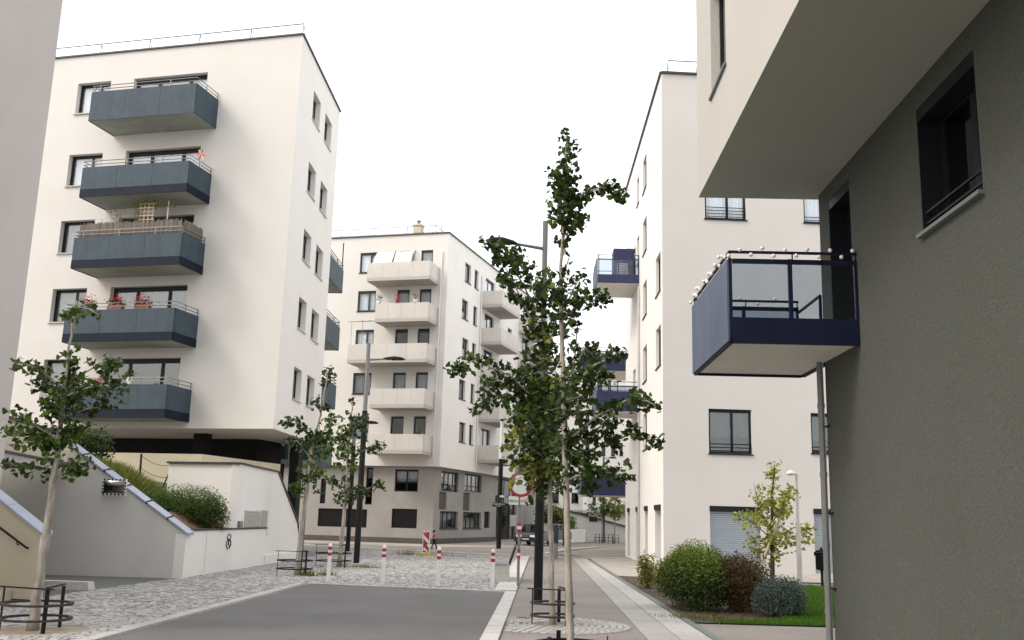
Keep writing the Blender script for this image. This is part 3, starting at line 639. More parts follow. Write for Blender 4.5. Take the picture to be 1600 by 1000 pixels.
# ================================================================== RIGHT-HAND BLOCK BEYOND THE GARDEN
RC = Vector((5.98, 37.92, 0))
rm = thing('apartment_building', RC, 'tall cream block on the right with purple balconies and roller shutters', 'building')
RS, RF = Fr(RC, 1.28, -1), Fr(RC, 87.0, 1)
RZ = 20.25
rsh = []
for zt in (18.82, 15.76, 12.72, 9.69, 6.62): rsh.append((5.3, 6.75, zt-1.62, zt))
for zt in (12.7, 9.65): rsh.append((.52, 2.05, zt-1.64, zt))
for zt in (18.84, 15.75): rsh.append((8.4, 9.35, zt-1.4, zt))
slots = [(.75, 2.55), (5.0, 6.1), (8.6, 9.6), (12.7, 13.7)]
drs = [(10.0, 11.2, 13.5, 15.6), (10.0, 11.2, 7.2, 9.3)]
mb = MB(); RS.wall(mb, 0, 15, 0, RZ, rsh+[(a, b, .08, 2.48) for a, b in slots]+drs, .28); mb.build('side_wall', 'plaster_bright', rm)
rfh = [(1.8, 3.5, 4.5, 6.23), (1.77, 3.47, 13.99, 15.7), (5.86, 7.55, 4.62, 6.19), (5.87, 7.55, 14.0, 15.7), (1.8, 3.77, .06, 2.48), (5.85, 7.85, .06, 2.48)]
mb = MB(); RF.wall(mb, 0, 13, 0, RZ, rfh, .2); mb.build('front_wall', 'plaster_shaded', rm)
a, b, c = RC, RS.pt(15, 0, 0), RF.pt(13, 0, 0); d = c+RS.d*15
mb = MB(); mb.poly([(p.x, p.y, RZ) for p in (a, b, d, c)]); mb.build('roof', 'plaster_taupe', rm)
mb = MB(); mb.poly([(b.x, b.y, 0), (d.x, d.y, 0), (d.x, d.y, RZ), (b.x, b.y, RZ)]); mb.poly([(c.x, c.y, 0), (d.x, d.y, 0), (d.x, d.y, RZ), (c.x, c.y, RZ)]); mb.build('back_wall', 'plaster', rm)
coping([b+RS.n*.02, a+RS.n*.02+RF.n*.02, c+RF.n*.02], rm, RZ+.03, .09, .14)
roof_rail(RF, rm, .5, 12, -1.0, RZ, 1.1, 9)
for q in rsh: window(RS, rm, *q, .13, mull=(.5,), gl='glass_dark', ledge='frame_dark', sillw=.05)
for q in drs: window(RS, rm, *q, .26, sill=False, name='balcony_door', gl='glass_dark')
window(RF, rm, *rfh[0], .1, mull=(.55,), ledge='frame_dark', rail=3, fm='frame_dark', curtain=('blind_green', .62), gl='glass')
window(RF, rm, *rfh[1], .1, mull=(.55,), ledge='frame_dark', rail=4, fm='frame_dark', curtain=('curtain', .98))
window(RF, rm, *rfh[2], .1, mull=(.5,), ledge='frame_dark', rail=2, fm='frame_dark', curtain=('blind_green', .7), gl='glass')
window(RF, rm, *rfh[3], .1, mull=(.5,), ledge='frame_dark', rail=2, fm='frame_dark', curtain=('curtain', .98))
for q in rfh[4:]:     # roller shutters, one slat at a time
    mb = MB(); RF.box(mb, q[0]-.01, q[1]+.01, -.16, .03, q[3]-.2, q[3]+.01); bx = mb.build('shutter_box', 'frame_dark', rm); z = q[2]
    while z < q[3]-.21:
        mb = MB(); p = RF.pt; h = .075
        mb.hexa([p(q[0], -.12, z), p(q[1], -.12, z), p(q[1], -.09, z), p(q[0], -.09, z), p(q[0], -.12, z+h), p(q[1], -.12, z+h), p(q[1], -.075, z+h-.02), p(q[0], -.075, z+h-.02)]); mb.build('shutter_slat', 'shutter', bx); z += .08
for a, b in slots:
    mb = MB(); RS.box(mb, a-.01, b+.01, -.28, .05, 2.3, 2.5); bx = mb.build('shutter_box', 'frame_dark', rm)
    window(RS, rm, a, b, .08, 2.3, .24, sill=False, gl='glass_dark', fw=.06, name='shop_window', curtain=('curtain_grey', 1.0))
mb = MB(); mb.tube([RS.pt(8.0, .07, 0), RS.pt(8.0, .07, 13.0)], .05, 8)
for z in (3, 6, 9, 12): mb.tube([RS.pt(8.0, .07, z), RS.pt(8.0, .07, z+.1)], .06, 8)
mb.build('downpipe', 'steel_light', rm)
mb = MB(); RF.box(mb, .45, .8, .3, .6, 0, .82); mb.build('utility_box', 'steel', None, label='small grey utility cabinet at foot of right-hand block corner', cat='cabinet', loc=RF.pt(.6, .45, 0))
def purple_balcony(fr, parent, u0, u1, out, zb, top=1.42, lower=.42):
    s = MB(); fr.box(s, u0+.03, u1-.03, -.05, out-.03, zb-.02, zb+.2); bal = s.build('balcony', 'soffit_cream', parent)
    f = MB(); fr.box(f, u0, u1, out-.03, out+.01, zb+.05, zb+top-.2); f.build('side_panel', 'purple_face', bal)
    for u, e in ((u0, 1), (u1, -1)):
        p = MB(); x0, x1 = (u-.01, u+.03) if e > 0 else (u-.03, u+.01)
        fr.box(p, x0, x1, .01, out-.035, zb+.0, zb+lower); p.build('lower_panel', 'purple', bal)
        p = MB()
        for o in (.03, out*.5, out-.08): fr.box(p, x0, x1, o-.02, o+.03, zb+lower, zb+top)
        fr.box(p, x0+.003, x1-.003, .01, out-.04, zb+top-.26, zb+top-.2); fr.box(p, x0+.005, x1-.005, .01, out-.04, zb+top-.03, zb+top); p.build('end_frame', 'purple', bal)
        for o0, o1 in ((.06, out*.5-.02), (out*.5+.03, out-.1)):
            g = MB(); fr.box(g, x0+.012, x0+.02, o0, o1, zb+lower, zb+top-.26); g.build('pane', 'glass_tint', bal)
    r = MB(); fr.box(r, u0, u1, out-.04, out-.01, zb+top-.03, zb+top); r.build('handrail', 'steel', bal)
    return bal
purple_balcony(RS, rm, 8.3, 11.5, 2.06, 13.22); purple_balcony(RS, rm, 8.3, 11.5, 2.06, 6.95, lower=.95)
mb = MB(); RS.box(mb, 10.2, 11.3, .05, 1.1, 13.42, 15.5); mb.build('cupboard', 'purple', None, label='tall purple cupboard standing on upper purple balcony', cat='cupboard', loc=RS.pt(10.7, .6, 13.42))
t = thing('deck_chair', RS.pt(9, 1, 13.42), 'slatted folding chair on upper purple balcony', 'chair')
for k in range(5): mb = MB(); RS.box(mb, 8.7+k*.1, 8.77+k*.1, .5, 1.0, 13.85, 13.88); mb.build('seat_slat', 'steel_light', t)
for k in range(5): mb = MB(); RS.box(mb, 9.2, 9.23, .5, 1.0, 13.95+k*.11, 14.02+k*.11); mb.build('back_slat', 'steel_light', t)
for u, o in ((8.72, .5), (8.72, 1.0), (9.2, .5), (9.2, 1.0)): mb = MB(); mb.tube([RS.pt(u, o, 13.42), RS.pt(u, o, 14.45 if u > 9 else 13.86)], .018, 5); mb.build('leg', 'steel_light', t)
# block behind it: only its balconies reach past the corner
r2 = thing('apartment_building', RS.pt(20, 0, 0), 'farther cream block whose purple balconies stick out behind right-hand block', 'building')
mb = MB(); q = [RS.pt(19, -3.2, 0), RS.pt(34, -3.2, 0), RS.pt(34, -14, 0), RS.pt(19, -14, 0)]; mb.prism([(p.x, p.y) for p in q], 0, 17.5); mb.build('walls', 'plaster_bright', r2)
for zb in (10.75, 3.3): purple_balcony(Fr(RS.pt(0, -3.2, 0), 1.28, -1), r2, 20.5, 24.5, 5.3, zb, lower=1.0)
# ================================================================== NEAR BUILDING, RIGHT
NC = Vector((4.88, 14.96, 0))
nr = thing('apartment_building', NC, 'near building at right edge with dark taupe wall under deep cream overhang', 'building')
NW = Fr(NC, 1.6, -1)
nh = [(-5.6, -4.05, 5.18, 6.72), (-1.51, -.5, 4.52, 6.78)]
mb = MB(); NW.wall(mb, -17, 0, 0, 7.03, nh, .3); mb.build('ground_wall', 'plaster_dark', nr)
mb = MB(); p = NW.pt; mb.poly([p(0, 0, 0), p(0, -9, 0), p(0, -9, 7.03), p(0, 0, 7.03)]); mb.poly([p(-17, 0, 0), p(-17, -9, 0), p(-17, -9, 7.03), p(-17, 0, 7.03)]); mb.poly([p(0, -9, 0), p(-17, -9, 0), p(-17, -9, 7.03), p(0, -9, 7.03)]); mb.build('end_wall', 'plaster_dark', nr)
NO = Fr(NW.pt(.2, 1.89, 0), 1.6, -1)
noh = [(-2.45, -1.3, 8.2, 9.9), (-7.2, -5.9, 8.2, 9.9)]
mb = MB(); NO.wall(mb, -17, 0, 7.03, 19, noh, .3); p = NO.pt
mb.poly([p(0, 0, 7.03), p(0, -10.9, 7.03), p(0, -10.9, 19), p(0, 0, 19)]); mb.poly([p(0, 0, 19), p(0, -10.9, 19), p(-17, -10.9, 19), p(-17, 0, 19)]); mb.poly([p(-17, 0, 7.03), p(-17, -10.9, 7.03), p(-17, -10.9, 19), p(-17, 0, 19)]); mb.poly([p(0, -10.9, 7.03), p(-17, -10.9, 7.03), p(-17, -10.9, 19), p(0, -10.9, 19)]); mb.build('overhang_wall', 'plaster_sand', nr)
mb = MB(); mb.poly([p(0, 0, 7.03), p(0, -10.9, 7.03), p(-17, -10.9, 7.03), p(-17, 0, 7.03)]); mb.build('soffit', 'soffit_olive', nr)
for q in noh: window(NO, nr, *q, .14, mull=(.5,), gl='glass_dark', sillw=.04, ledge='gutter')
nwin = window(NW, nr, *nh[0], .26, mull=(.42,), gl='glass_dark', curtain=('blind_green', 1.0), sillw=.07, rail=2, fw=.12, ledge='gutter')
for q, nm in zip(nh, ('jamb', 'jamb')):
    mb = MB(); NW.box(mb, q[0]-.0, q[0]+.012, -.25, -.004, q[2], q[3]); NW.box(mb, q[1]-.012, q[1], -.25, -.004, q[2], q[3]); NW.box(mb, q[0]+.012, q[1]-.012, -.25, -.004, q[3]-.16, q[3]-.001); mb.build('shutter_jamb', 'frame_dark', nr)
window(NW, nr, *nh[1], .26, gl='glass_dark', sill=False, name='balcony_door', fw=.1)
mb = MB(); q = [NW.pt(.02, .075, 0), NW.pt(.02, .075, 4.3)]; mb.tube(q, .05, 10)
for z in (.55, 1.5, 2.55, 3.6): mb.tube([NW.pt(.02, .075, z), NW.pt(.02, .075, z+.07)], .058, 10)
mb.build('downpipe', 'steel', nr, smooth=False)
mb = MB()
for z in (.9, 2.0, 3.3): NW.box(mb, -.16, .03, .0, .03, z, z+.025)
mb.build('pipe_bracket', 'dark_metal', nr)
# its balcony
u0, u1, out, zb = -1.71, 1.42, 1.8, 4.30
s = MB(); NW.box(s, u0+.06, u1-.06, -.0, out-.06, zb+.01, zb+.2); nb = s.build('balcony', 'soffit_cream', nr)
f = MB(); NW.box(f, u0, u1, out-.05, out, zb-.03, zb+.06); NW.box(f, u1-.06, u1, .0, out-.05, zb-.03, zb+.06); NW.box(f, 0.1, u1-.06, -.06, .0, zb-.03, zb+.06); f.build('slab_frame', 'purple_dark', nb)
f = MB(); NW.box(f, u0+.012, u1-.012, out, out+.025, zb+.0, zb+1.17); f.build('side_panel', 'purple_face', nb)
for e, u in ((0, u0), (1, u1-.04)):
    p = MB(); NW.box(p, u, u+.04, .01, out, zb-.03, zb+.34); p.build('lower_panel', 'purple_dark', nb)
    p = MB()
    for o0, o1 in ((.0, .045), (out*.52-.03, out*.52+.03), (out-.05, out+.0)): NW.box(p, u-.003, u+.043, o0+.005, o1, zb+.34, zb+1.19)
    NW.box(p, u, u+.04, .05, out-.055, zb+1.12, zb+1.185)
    if e: NW.box(p, u, u+.04, .05, out*.52-.03, zb+.62, zb+.67)
    p.build('end_frame', 'purple_dark', nb)
    for o0, o1 in ((.05, out*.52-.03), (out*.52+.03, out-.05)):
        g = MB(); NW.box(g, u+.012, u+.022, o0, o1, zb+.34, zb+1.12); g.build('pane', 'glass_tint', nb)
r = MB(); zr = zb+1.285
r.bar(NW.pt(u0+.02, .0, zr), NW.pt(u0+.02, out, zr), .035, .035); r.bar(NW.pt(u0+.02, out-.02, zr+.001), NW.pt(u1-.02, out-.02, zr+.001), .035, .035); r.bar(NW.pt(u1-.02, out, zr), NW.pt(u1-.02, .0, zr), .035, .035)
for u, o in ((u0+.02, .9), (u0+.02, out-.02), (u0+.02, .02), (u1-.02, .9), (u1-.02, out-.02), (0., out-.02), (u1-.02, .02)): NW.box(r, u-.008, u+.008, o-.008, o+.008, zb+1.15, zr)
r.build('handrail', 'purple_dark', nb)
pm = bpy.data.materials.new('perforated'); pm.use_nodes = True; N_ = pm.node_tree.nodes; L_ = pm.node_tree.links.new
N_['Principled BSDF'].inputs['Base Color'].default_value = (.03, .036, .09, 1); ge = N_.new('ShaderNodeNewGeometry'); sp = N_.new('ShaderNodeSeparateXYZ'); L_(ge.outputs['Position'], sp.inputs[0]); pr = []
for ax in (0, 2):
    m1 = N_.new('ShaderNodeMath'); m1.operation = 'MULTIPLY'; m1.inputs[1].default_value = 95; m2 = N_.new('ShaderNodeMath'); m2.operation = 'SINE'; L_(sp.outputs[ax], m1.inputs[0]); L_(m1.outputs[0], m2.inputs[0]); pr.append(m2)
m3 = N_.new('ShaderNodeMath'); m3.operation = 'MULTIPLY'; L_(pr[0].outputs[0], m3.inputs[0]); L_(pr[1].outputs[0], m3.inputs[1]); m4 = N_.new('ShaderNodeMath'); m4.operation = 'GREATER_THAN'; m4.inputs[1].default_value = .3; L_(m3.outputs[0], m4.inputs[0])
tr_ = N_.new('ShaderNodeBsdfTransparent'); mx_ = N_.new('ShaderNodeMixShader'); L_(m4.outputs[0], mx_.inputs[0]); L_(N_['Principled BSDF'].outputs[0], mx_.inputs[1]); L_(tr_.outputs[0], mx_.inputs[2]); L_(mx_.outputs[0], N_['Material Output'].inputs[0])
f = MB(); NW.box(f, u1-.075, u1-.07, .95, out-.06, zb+.33, zb+.60); f.build('perforated_panel', pm, nb)
# perforated far screen on the open end of the balcony
f = MB(); NW.box(f, .12, u1-.05, -.02, .02, zb+.2, zb+.42); f.build('rear_panel', 'purple', nb)
r = MB(); r.bar(NW.pt(.1, .0, zb+1.1), NW.pt(u1-.02, .0, zb+1.1), .035); NW.box(r, .1, .14, -.02, .02, zb+.2, zb+1.1); r.build('rear_rail', 'purple_dark', nb)
t = thing('string_lights', NW.pt(u0, out, zr), 'string of white globe lights wound along near purple balcony rail', 'lights')
wire = []; bulbs = []
for i in range(12):
    o = .06+i*(out-.06)/11.; dz = (.05, -.05, .03, -.06)[i % 4]+rnd.uniform(-.01, .01); bulbs.append(NW.pt(u0-.012+rnd.uniform(-.01, .01), o, zr+dz)); wire.append(NW.pt(u0+.02, o, zr+.02*(-1)**i))
for i in range(1, 20):
    u = u0+i*(u1-u0)/19.; bulbs.append(NW.pt(u, out+.02+rnd.uniform(-.03, .03), zr+(.05, -.04, .02)[i % 3])); wire.append(NW.pt(u, out-.01, zr+.02*(-1)**i))
for i in range(5): u = u1-.03; bulbs.append(NW.pt(u, out-.2-i*.3, zr+(.04, -.05)[i % 2]))
mb = MB(); mb.tube(wire, .005, 4); mb.build('wire', 'black_paint', t)
for q in bulbs: mb = MB(); mb.sphere(q, .030, 8); mb.build('bulb', 'bulb', t, smooth=True)
# ================================================================== NEAR BUILDING, LEFT
LNC = Vector((-10.75, 21.0, 0)); nl = thing('apartment_building', LNC, 'pinkish grey near building along left edge of the view', 'building')
LN = Fr(LNC, 1.6, 1)
mb = MB(); LN.wall(mb, -8, 0, 0, 24); p = LN.pt; mb.poly([p(0, 0, 0), p(0, -12, 0), p(0, -12, 24), p(0, 0, 24)]); mb.poly([p(0, 0, 24), p(0, -12, 24), p(-8, -12, 24), p(-8, 0, 24)]); mb.poly([p(-8, 0, 0), p(-8, -12, 0), p(-8, -12, 24), p(-8, 0, 24)]); mb.build('street_wall', 'plaster_rose', nl)
mb = MB(); LN.box(mb, -8, .03, -.02, .03, 24, 24.1); mb.build('roof_edge', 'coping_dark', nl)
# ================================================================== RAMP WALLS
G0 = gnd(284, 904); GR = Fr((G0.x, G0.y), -88, -1)
rw = thing('ramp_wall', (G0.x, G0.y, 0), 'grey garage ramp wall with sloping zinc coping', 'wall')
zl = lambda u: 1.22+.66*max(0, u-.15)           # coping line: 1.2 m at the street, rising
mb = MB(); pts = [GR.pt(0, 0, -.4), GR.pt(9, 0, -.4), GR.pt(9, 0, 3.45), GR.pt(3.5, 0, 3.45), GR.pt(0, 0, 1.17)]; mb.extrude(pts, -GR.n*.3); mb.build('wall_face', 'ramp_wall', rw)
n = 6
for i in range(n):
    ua, ub = -.1+i*3.75/n+.012, -.1+(i+1)*3.75/n-.0; z = lambda u: 1.19+(3.47-1.17)/3.5*u
    mb = MB(); P = GR.pt; t = .05
    mb.hexa([P(ua, .06, z(ua)), P(ub, .06, z(ub)), P(ub, -.36, z(ub)), P(ua, -.36, z(ua)), P(ua, .06, z(ua)+t), P(ub, .06, z(ub)+t), P(ub, -.36, z(ub)+t+.05), P(ua, -.36, z(ua)+t+.05)]); c = mb.build('coping_plate', 'coping_zinc', rw)
    mb = MB(); mb.hexa([P(ub-.03, .07, z(ub)-.02), P(ub+.01, .07, z(ub)), P(ub+.01, -.37, z(ub)+t+.05), P(ub-.03, -.37, z(ub)+t+.04), P(ub-.03, .07, z(ub)+t), P(ub+.01, .07, z(ub)+t+.01), P(ub+.01, -.37, z(ub)+t+.08), P(ub-.03, -.37, z(ub)+t+.07)]); mb.build('seam', 'coping_dark', rw)
# garage portal and dark hall behind it
gp = thing('garage_portal', (-11.5, 24, 0), 'cream lintel over dark garage entrance beside near left wall', 'garage')
A2, B2 = Vector((-10.95, 21.1, 0)), Vector((-12.05, 27.0, 0)); dv = (B2-A2).normalized(); nv = Vector((dv.y, -dv.x, 0))
def slab(z0, z1, t0, t1): return [A2+nv*t0+Vector((0, 0, z0)), B2+nv*t0+Vector((0, 0, z0)), B2+nv*t1+Vector((0, 0, z0)), A2+nv*t1+Vector((0, 0, z0))]
mb = MB(); mb.extrude(slab(2.78, 0, -6, 0), (0, 0, .9)); mb.build('lintel', 'stair_wall', gp)
mb = MB(); mb.extrude(slab(2.76, 0, .0, .05), (0, 0, .16)); mb.build('fascia', 'granite', gp)
mb = MB(); mb.extrude(slab(2.925, 0, .0, .09), (0, 0, .05)); mb.build('drip_edge', 'coping_dark', gp)
mb = MB(); mb.extrude(slab(3.68, 0, -.4, .06), (0, 0, .05)); mb.build('coping_plate', 'coping_dark', gp)
mb = MB(); mb.box(-16.5, -16.2, 20, 28, -.4, 2.78); mb.build('inner_wall', 'plaster_dark', gp)
# cream street walls
cs = lambda off: Fr((G0.x+off, G0.y), 1.9, 1)
lw = thing('planter_wall', (G0.x, G0.y, 0), 'low cream planter wall along plaza with dark coping', 'wall'); C0 = cs(0)
mb = MB(); C0.box(mb, 0.004, 7.9, -.25, 0, -.05, 1.24); mb.build('wall_face', 'plaster_bright', lw)
mb = MB(); C0.box(mb, .32, 7.95, -.28, .03, 1.24, 1.29); mb.build('coping_plate', 'coping_dark', lw)
mb = MB(); C0.box(mb, .0, .30, -.27, .012, -.04, 1.16); mb.build('corner_pier', 'plaster_bright', lw)
mb = MB(); C0.box(mb, 1.7, 1.71, 0, .003, .05, 1.2); mb.build('joint', 'skirting', lw)
em = MB(); q = C0.pt
def ringpts(cu, cz, ru, rz, n=20): return [q(cu+ru*math.cos(2*math.pi*k/n), .012, cz+rz*math.sin(2*math.pi*k/n)) for k in range(n)]
em.tube(ringpts(3.75, 1.02, .17, .09), .016, 5, closed=True); em.tube(ringpts(3.75, .82, .22, .14), .018, 5, closed=True); em.tube([q(3.62, .012, 1.0), q(3.85, .012, .74)], .014, 5); em.tube([q(3.9, .012, .98), q(3.66, .012, .8)], .012, 5)
em.build('wall_emblem', 'black_paint', None, label='small dark figure-eight emblem mounted on low cream wall', cat='sign', loc=q(3.75, .012, .9))
tw = thing('garden_wall', (-8.5, 31.5, 0), 'tall cream wall with dark coping and sloping end beside plaza', 'wall')
C1 = cs(-.06); prof = [(4.5, 0), (12.9, 0), (12.9, .9), (12.55, 1.4), (9.12, 3.24), (4.5, 3.28)]
mb = MB(); mb.extrude([C1.pt(u, 0, z) for u, z in prof], -C1.n*.25); mb.build('street_face', 'plaster_bright', tw)
cf = Fr(C1.pt(4.5, 0, 0).to_2d(), -76.2, -1)
mb = MB(); cf.box(mb, 0.01, 2.55, -.25, 0, 0, 3.28); mb.build('front_face', 'plaster_bright', tw)
mb = MB(); mb.bar(cf.pt(2.6, -.1, 3.31), cf.pt(-.04, -.1, 3.31), .36, .06); mb.bar(C1.pt(4.46, -.12, 3.312), C1.pt(9.15, -.12, 3.27), .34, .06); mb.bar(C1.pt(9.13, -.12, 3.26), C1.pt(12.6, -.12, 1.42), .34, .06); mb.bar(C1.pt(12.58, -.12, 1.42), C1.pt(12.95, -.12, .9), .34, .06); mb.build('coping_plate', 'coping_dark', tw)
mb = MB(); C1.box(mb, 8.0, 12.92, 0, .06, 0, .32); mb.build('plinth', 'plaster_bright', tw)
vn = thing('wall_vent', C1.pt(6.7, .02, 1.4), 'pale louvred vent grille on tall cream wall', 'vent')
for (a, b, z0, z1) in ((5.4, 7.25, 1.32, 1.88), (7.35, 8.15, 1.0, 1.9)):
    k = z0
    while k < z1-.02: mb = MB(); mb.hexa([C1.pt(a, .0, k+.03), C1.pt(b, .0, k+.03), C1.pt(b, .05, k), C1.pt(a, .05, k), C1.pt(a, .0, k+.04), C1.pt(b, .0, k+.04), C1.pt(b, .05, k+.012), C1.pt(a, .05, k+.012)]); mb.build('slat', 'steel_light', vn); k += .07
mb = MB(); C1.box(mb, 4.65, 5.0, .0, .1, 1.3, 1.5); mb.build('utility_box', 'steel', None, label='little grey box on cream wall left of vent', cat='box', loc=C1.pt(4.8, .05, 1.3))
bw = thing('rear_wall', (-12.5, 36, 0), 'beige retaining wall behind the fence below left block', 'wall')
mb = MB(); pp = [(-20, 37.3), (-11.2, 36), (-9.7, 42), (-10, 42.1), (-11.5, 36.4), (-20, 37.7)]; mb.prism(pp, 0, 3.82); mb.build('wall_face', 'stair_wall', bw)
# sloping bank behind the ramp wall
bk = MB(); bk.poly([GR.pt(0, -.3, 1.08), GR.pt(3.5, -.3, 3.3), GR.pt(7, -.3, 3.4), (-16, 37, 3.0), (-11.4, 36, 2.6), (-8.8, 33, 1.25), C0.pt(.1, -.3, 1.08)]); tag(bk.build('bank', 'lawn_base'), kind='structure')
MB().poly([GR.pt(.35, -.9, 1.22), GR.pt(1.2, -1.6, 1.72), (-10.2, 32, 1.9), (-8.95, 32.0, 1.36), C0.pt(2.0, -.32, 1.19)]).build('soil_patch', 'soil_red', None, kind='structure')
# stair wall and steps
sw = thing('stair_wall', (-9.26, 19.87, 0), 'ochre stair wall with sloping zinc coping at lower left', 'wall'); ST = Fr((-9.26, 19.9), -86, -1)
mb = MB(); mb.extrude([ST.pt(0, 0, 0), ST.pt(1.55, 0, 0), ST.pt(1.55, 0, 2.28), ST.pt(0, 0, 1.25)], -ST.n*.3); mb.build('wall_face', 'stair_wall', sw)
mb = MB(); ST.box(mb, -.02, .0, -.3, .0, 0, 1.25); mb.build('end_face', 'plaster_bright', sw)
for i in range(2):
    ua, ub = -.06+i*.8, -.06+i*.8+.79; z = lambda u: 1.27+.665*u; mb = MB(); mb.hexa([ST.pt(ua, .05, z(ua)), ST.pt(ub, .05, z(ub)), ST.pt(ub, -.35, z(ub)), ST.pt(ua, -.35, z(ua)), ST.pt(ua, .05, z(ua)+.05), ST.pt(ub, .05, z(ub)+.05), ST.pt(ub, -.35, z(ub)+.08), ST.pt(ua, -.35, z(ua)+.08)]); mb.build('coping_plate', 'coping_zinc', sw)
hr = thing('handrail', ST.pt(.2, .1, 1), 'dark handrail bracketed to ochre stair wall', 'handrail'); mb = MB(); mb.tube([ST.pt(.16, .1, .98), ST.pt(.22, .1, 1.0), ST.pt(1.5, .1, 1.8)], .022, 8); mb.build('rail', 'dark_metal', hr)
mb = MB(); mb.tube([ST.pt(.42, .0, 1.04), ST.pt(.42, .07, 1.05), ST.pt(.42, .1, 1.12)], .012, 6); mb.build('bracket', 'dark_metal', hr)
stp = thing('steps', (-9.9, 19.2, 0), 'short flight of worn steps in front of ochre stair wall', 'steps')
for i in range(4):
    mb = MB(); ST.box(mb, .42+i*.32, 1.5, .02, 1.9, i*.17-.02, (i+1)*.17); mb.build('step', 'stair_wall', stp)
bl = MB(); bl.hexa([(-12.2, 22.3, -.05), (-9.25, 22.5, -.05), (-9.2, 22.75, -.05), (-12.2, 22.75, -.05), (-12.2, 22.3, .2), (-9.3, 22.52, .17), (-9.25, 22.73, .17), (-12.2, 22.73, .2)])
bl.build('concrete_kerb_block', 'granite_light', None, label='long pale concrete kerb block lying at garage driveway edge', cat='kerb', loc=(-10, 22.5, 0))
# convex mirror
mr = thing('traffic_mirror', GR.pt(2.0, .25, 2.0), 'rectangular traffic mirror with black and white border on ramp wall', 'mirror')
MF = Fr(GR.pt(1.98, .28, 0).to_2d(), -80, -1); hw, hh, zc = .36, .22, 2.36
mb = MB(); MF.box(mb, -hw, hw, -.03, 0, zc-hh, zc+hh); mb.build('frame', 'white_paint', mr)
k = 0
for i in range(6):
    for z in (zc-hh, zc+hh-.05): mb = MB(); u = -hw+.05+i*.115; MF.box(mb, u, u+.06, .0, .004, z+.003, z+.047); mb.build('black_mark', 'black_paint', mr)
for i in range(4):
    for u in (-hw, hw-.05): mb = MB(); z = zc-hh+.06+i*.085; MF.box(mb, u+.003, u+.047, .0, .004, z, z+.045); mb.build('black_mark', 'black_paint', mr)
mb = MB(); NU, NV = 14, 10; k0 = len(mb.v); w_, h_ = hw-.055, hh-.055
for j in range(NV+1):
    for i in range(NU+1):
        a, b = i/NU*2-1, j/NV*2-1; mb.v.append(tuple(MF.pt(a*w_, .006+.05*(1-a*a)*(1-b*b)**.5 if abs(b) < 1 else .006, zc+b*h_)))
for j in range(NV):
    for i in range(NU): q0 = j*(NU+1)+i; mb.f.append((q0, q0+1, q0+NU+2, q0+NU+1))
mb.build('mirror_face', 'mirror', mr, smooth=True)
mb = MB(); mb.tube([GR.pt(2.0, 0, 2.3), MF.pt(0, -.03, 2.36)], .03, 8); mb.build('bracket', 'steel', mr)
# fence posts with wire
fn = thing('wire_fence', (-12, 33, 2.6), 'thin dark wire fence posts on the planted bank', 'fence')
fps = [atY(160, 722, 32.6), atY(218, 760, 33), atY(266, 760, 32.6)]; ftp = [atY(161, 688, 32.6), atY(221, 709, 33), atY(270, 724, 32.6)]
for a, b in zip(fps, ftp): mb = MB(); mb.tube([a-Vector((0, 0, .5)), b], .035, 6); mb.build('post', 'dark_metal', fn)
mb = MB(); mb.tube([ftp[2]-Vector((0, 0, .05)), fps[2]+Vector((-.3, 0, -.2))], .025, 5); mb.build('brace', 'dark_metal', fn)
for dz in (.06, .45, .85):
    pts = []
    for i in range(9): s = i/8; pts.append(ftp[1].lerp(ftp[2], s)-Vector((0, 0, dz+.25*s*(1-s)*2)))
    mb = MB(); mb.tube(pts, .008, 4); mb.build('wire', 'dark_metal', fn)
# ================================================================== FAR BUILDING AND STREET END
fb = thing('apartment_building', (12, 104, 0), 'distant beige block closing the street behind the ginkgos', 'building')
FF = Fr((3.2, 104), 90, 1); Zp = lambda y: (816-y)/1523*104+1.8
fw_ = []
for px, py, qx, qy in ((852, 769, 873, 786), (893, 770, 904, 786), (926, 770, 931, 789), (938, 770, 943, 784), (948, 640, 953, 662), (962, 640, 966, 660), (915, 640, 921, 664), (930, 642, 936, 662), (940, 690, 946, 712), (955, 690, 961, 712), (968, 692, 973, 712), (915, 690, 921, 712), (900, 640, 906, 662), (920, 590, 926, 610), (935, 590, 941, 610), (950, 590, 955, 610)):
    p0, p1 = atY(px, py, 104), atY(qx, qy, 104); fw_.append((p0.x-3.2, p1.x-3.2, p1.z, p0.z))
mb = MB(); FF.wall(mb, -2, 40, 0, 18.5, fw_, .25); mb.build('front_wall', 'plaster', fb)
mb = MB(); FF.box(mb, -2, 40, -14, -.3, 0, 18.4); mb.build('core', 'dark_room', fb)
for q in fw_: window(FF, fb, *q, .12, sill=True, gl='glass_dark', ledge='frame_dark')
mb = MB(); p0, p1 = atY(911, 758, 103), atY(917, 802, 103); mb.box(p0.x, p1.x, 103, 103.5, p1.z, p0.z); mb.build('column', 'plaster_bright', fb)
mb = MB(); mb.box(p0.x-.15, p1.x+.15, 102.9, 103.6, p1.z-.8, p1.z); mb.build('column_base', 'panel_black', fb)
mb = MB(); FF.box(mb, -1.9, 39, .0, 1.1, 2.72, 2.9); mb.build('ledge', 'soffit_grey', fb)
frw = thing('ramp_wall', (8, 88, 0), 'distant grey wall sloping down to the right below beige block', 'wall')
q0, q1 = atY(855, 790, 88), atY(1010, 832, 88)
mb = MB(); mb.extrude([(q0.x, 88, 0), (q1.x, 88, 0), (q1.x, 88, q1.z), (q0.x, 88, q0.z)], (0, .4, 0)); mb.build('wall_face', 'ramp_wall', frw)
mb = MB(); mb.bar((q0.x, 88.15, q0.z+.05), (q1.x, 88.15, q1.z+.05), .6, .12); mb.build('coping_plate', 'coping_dark', frw)
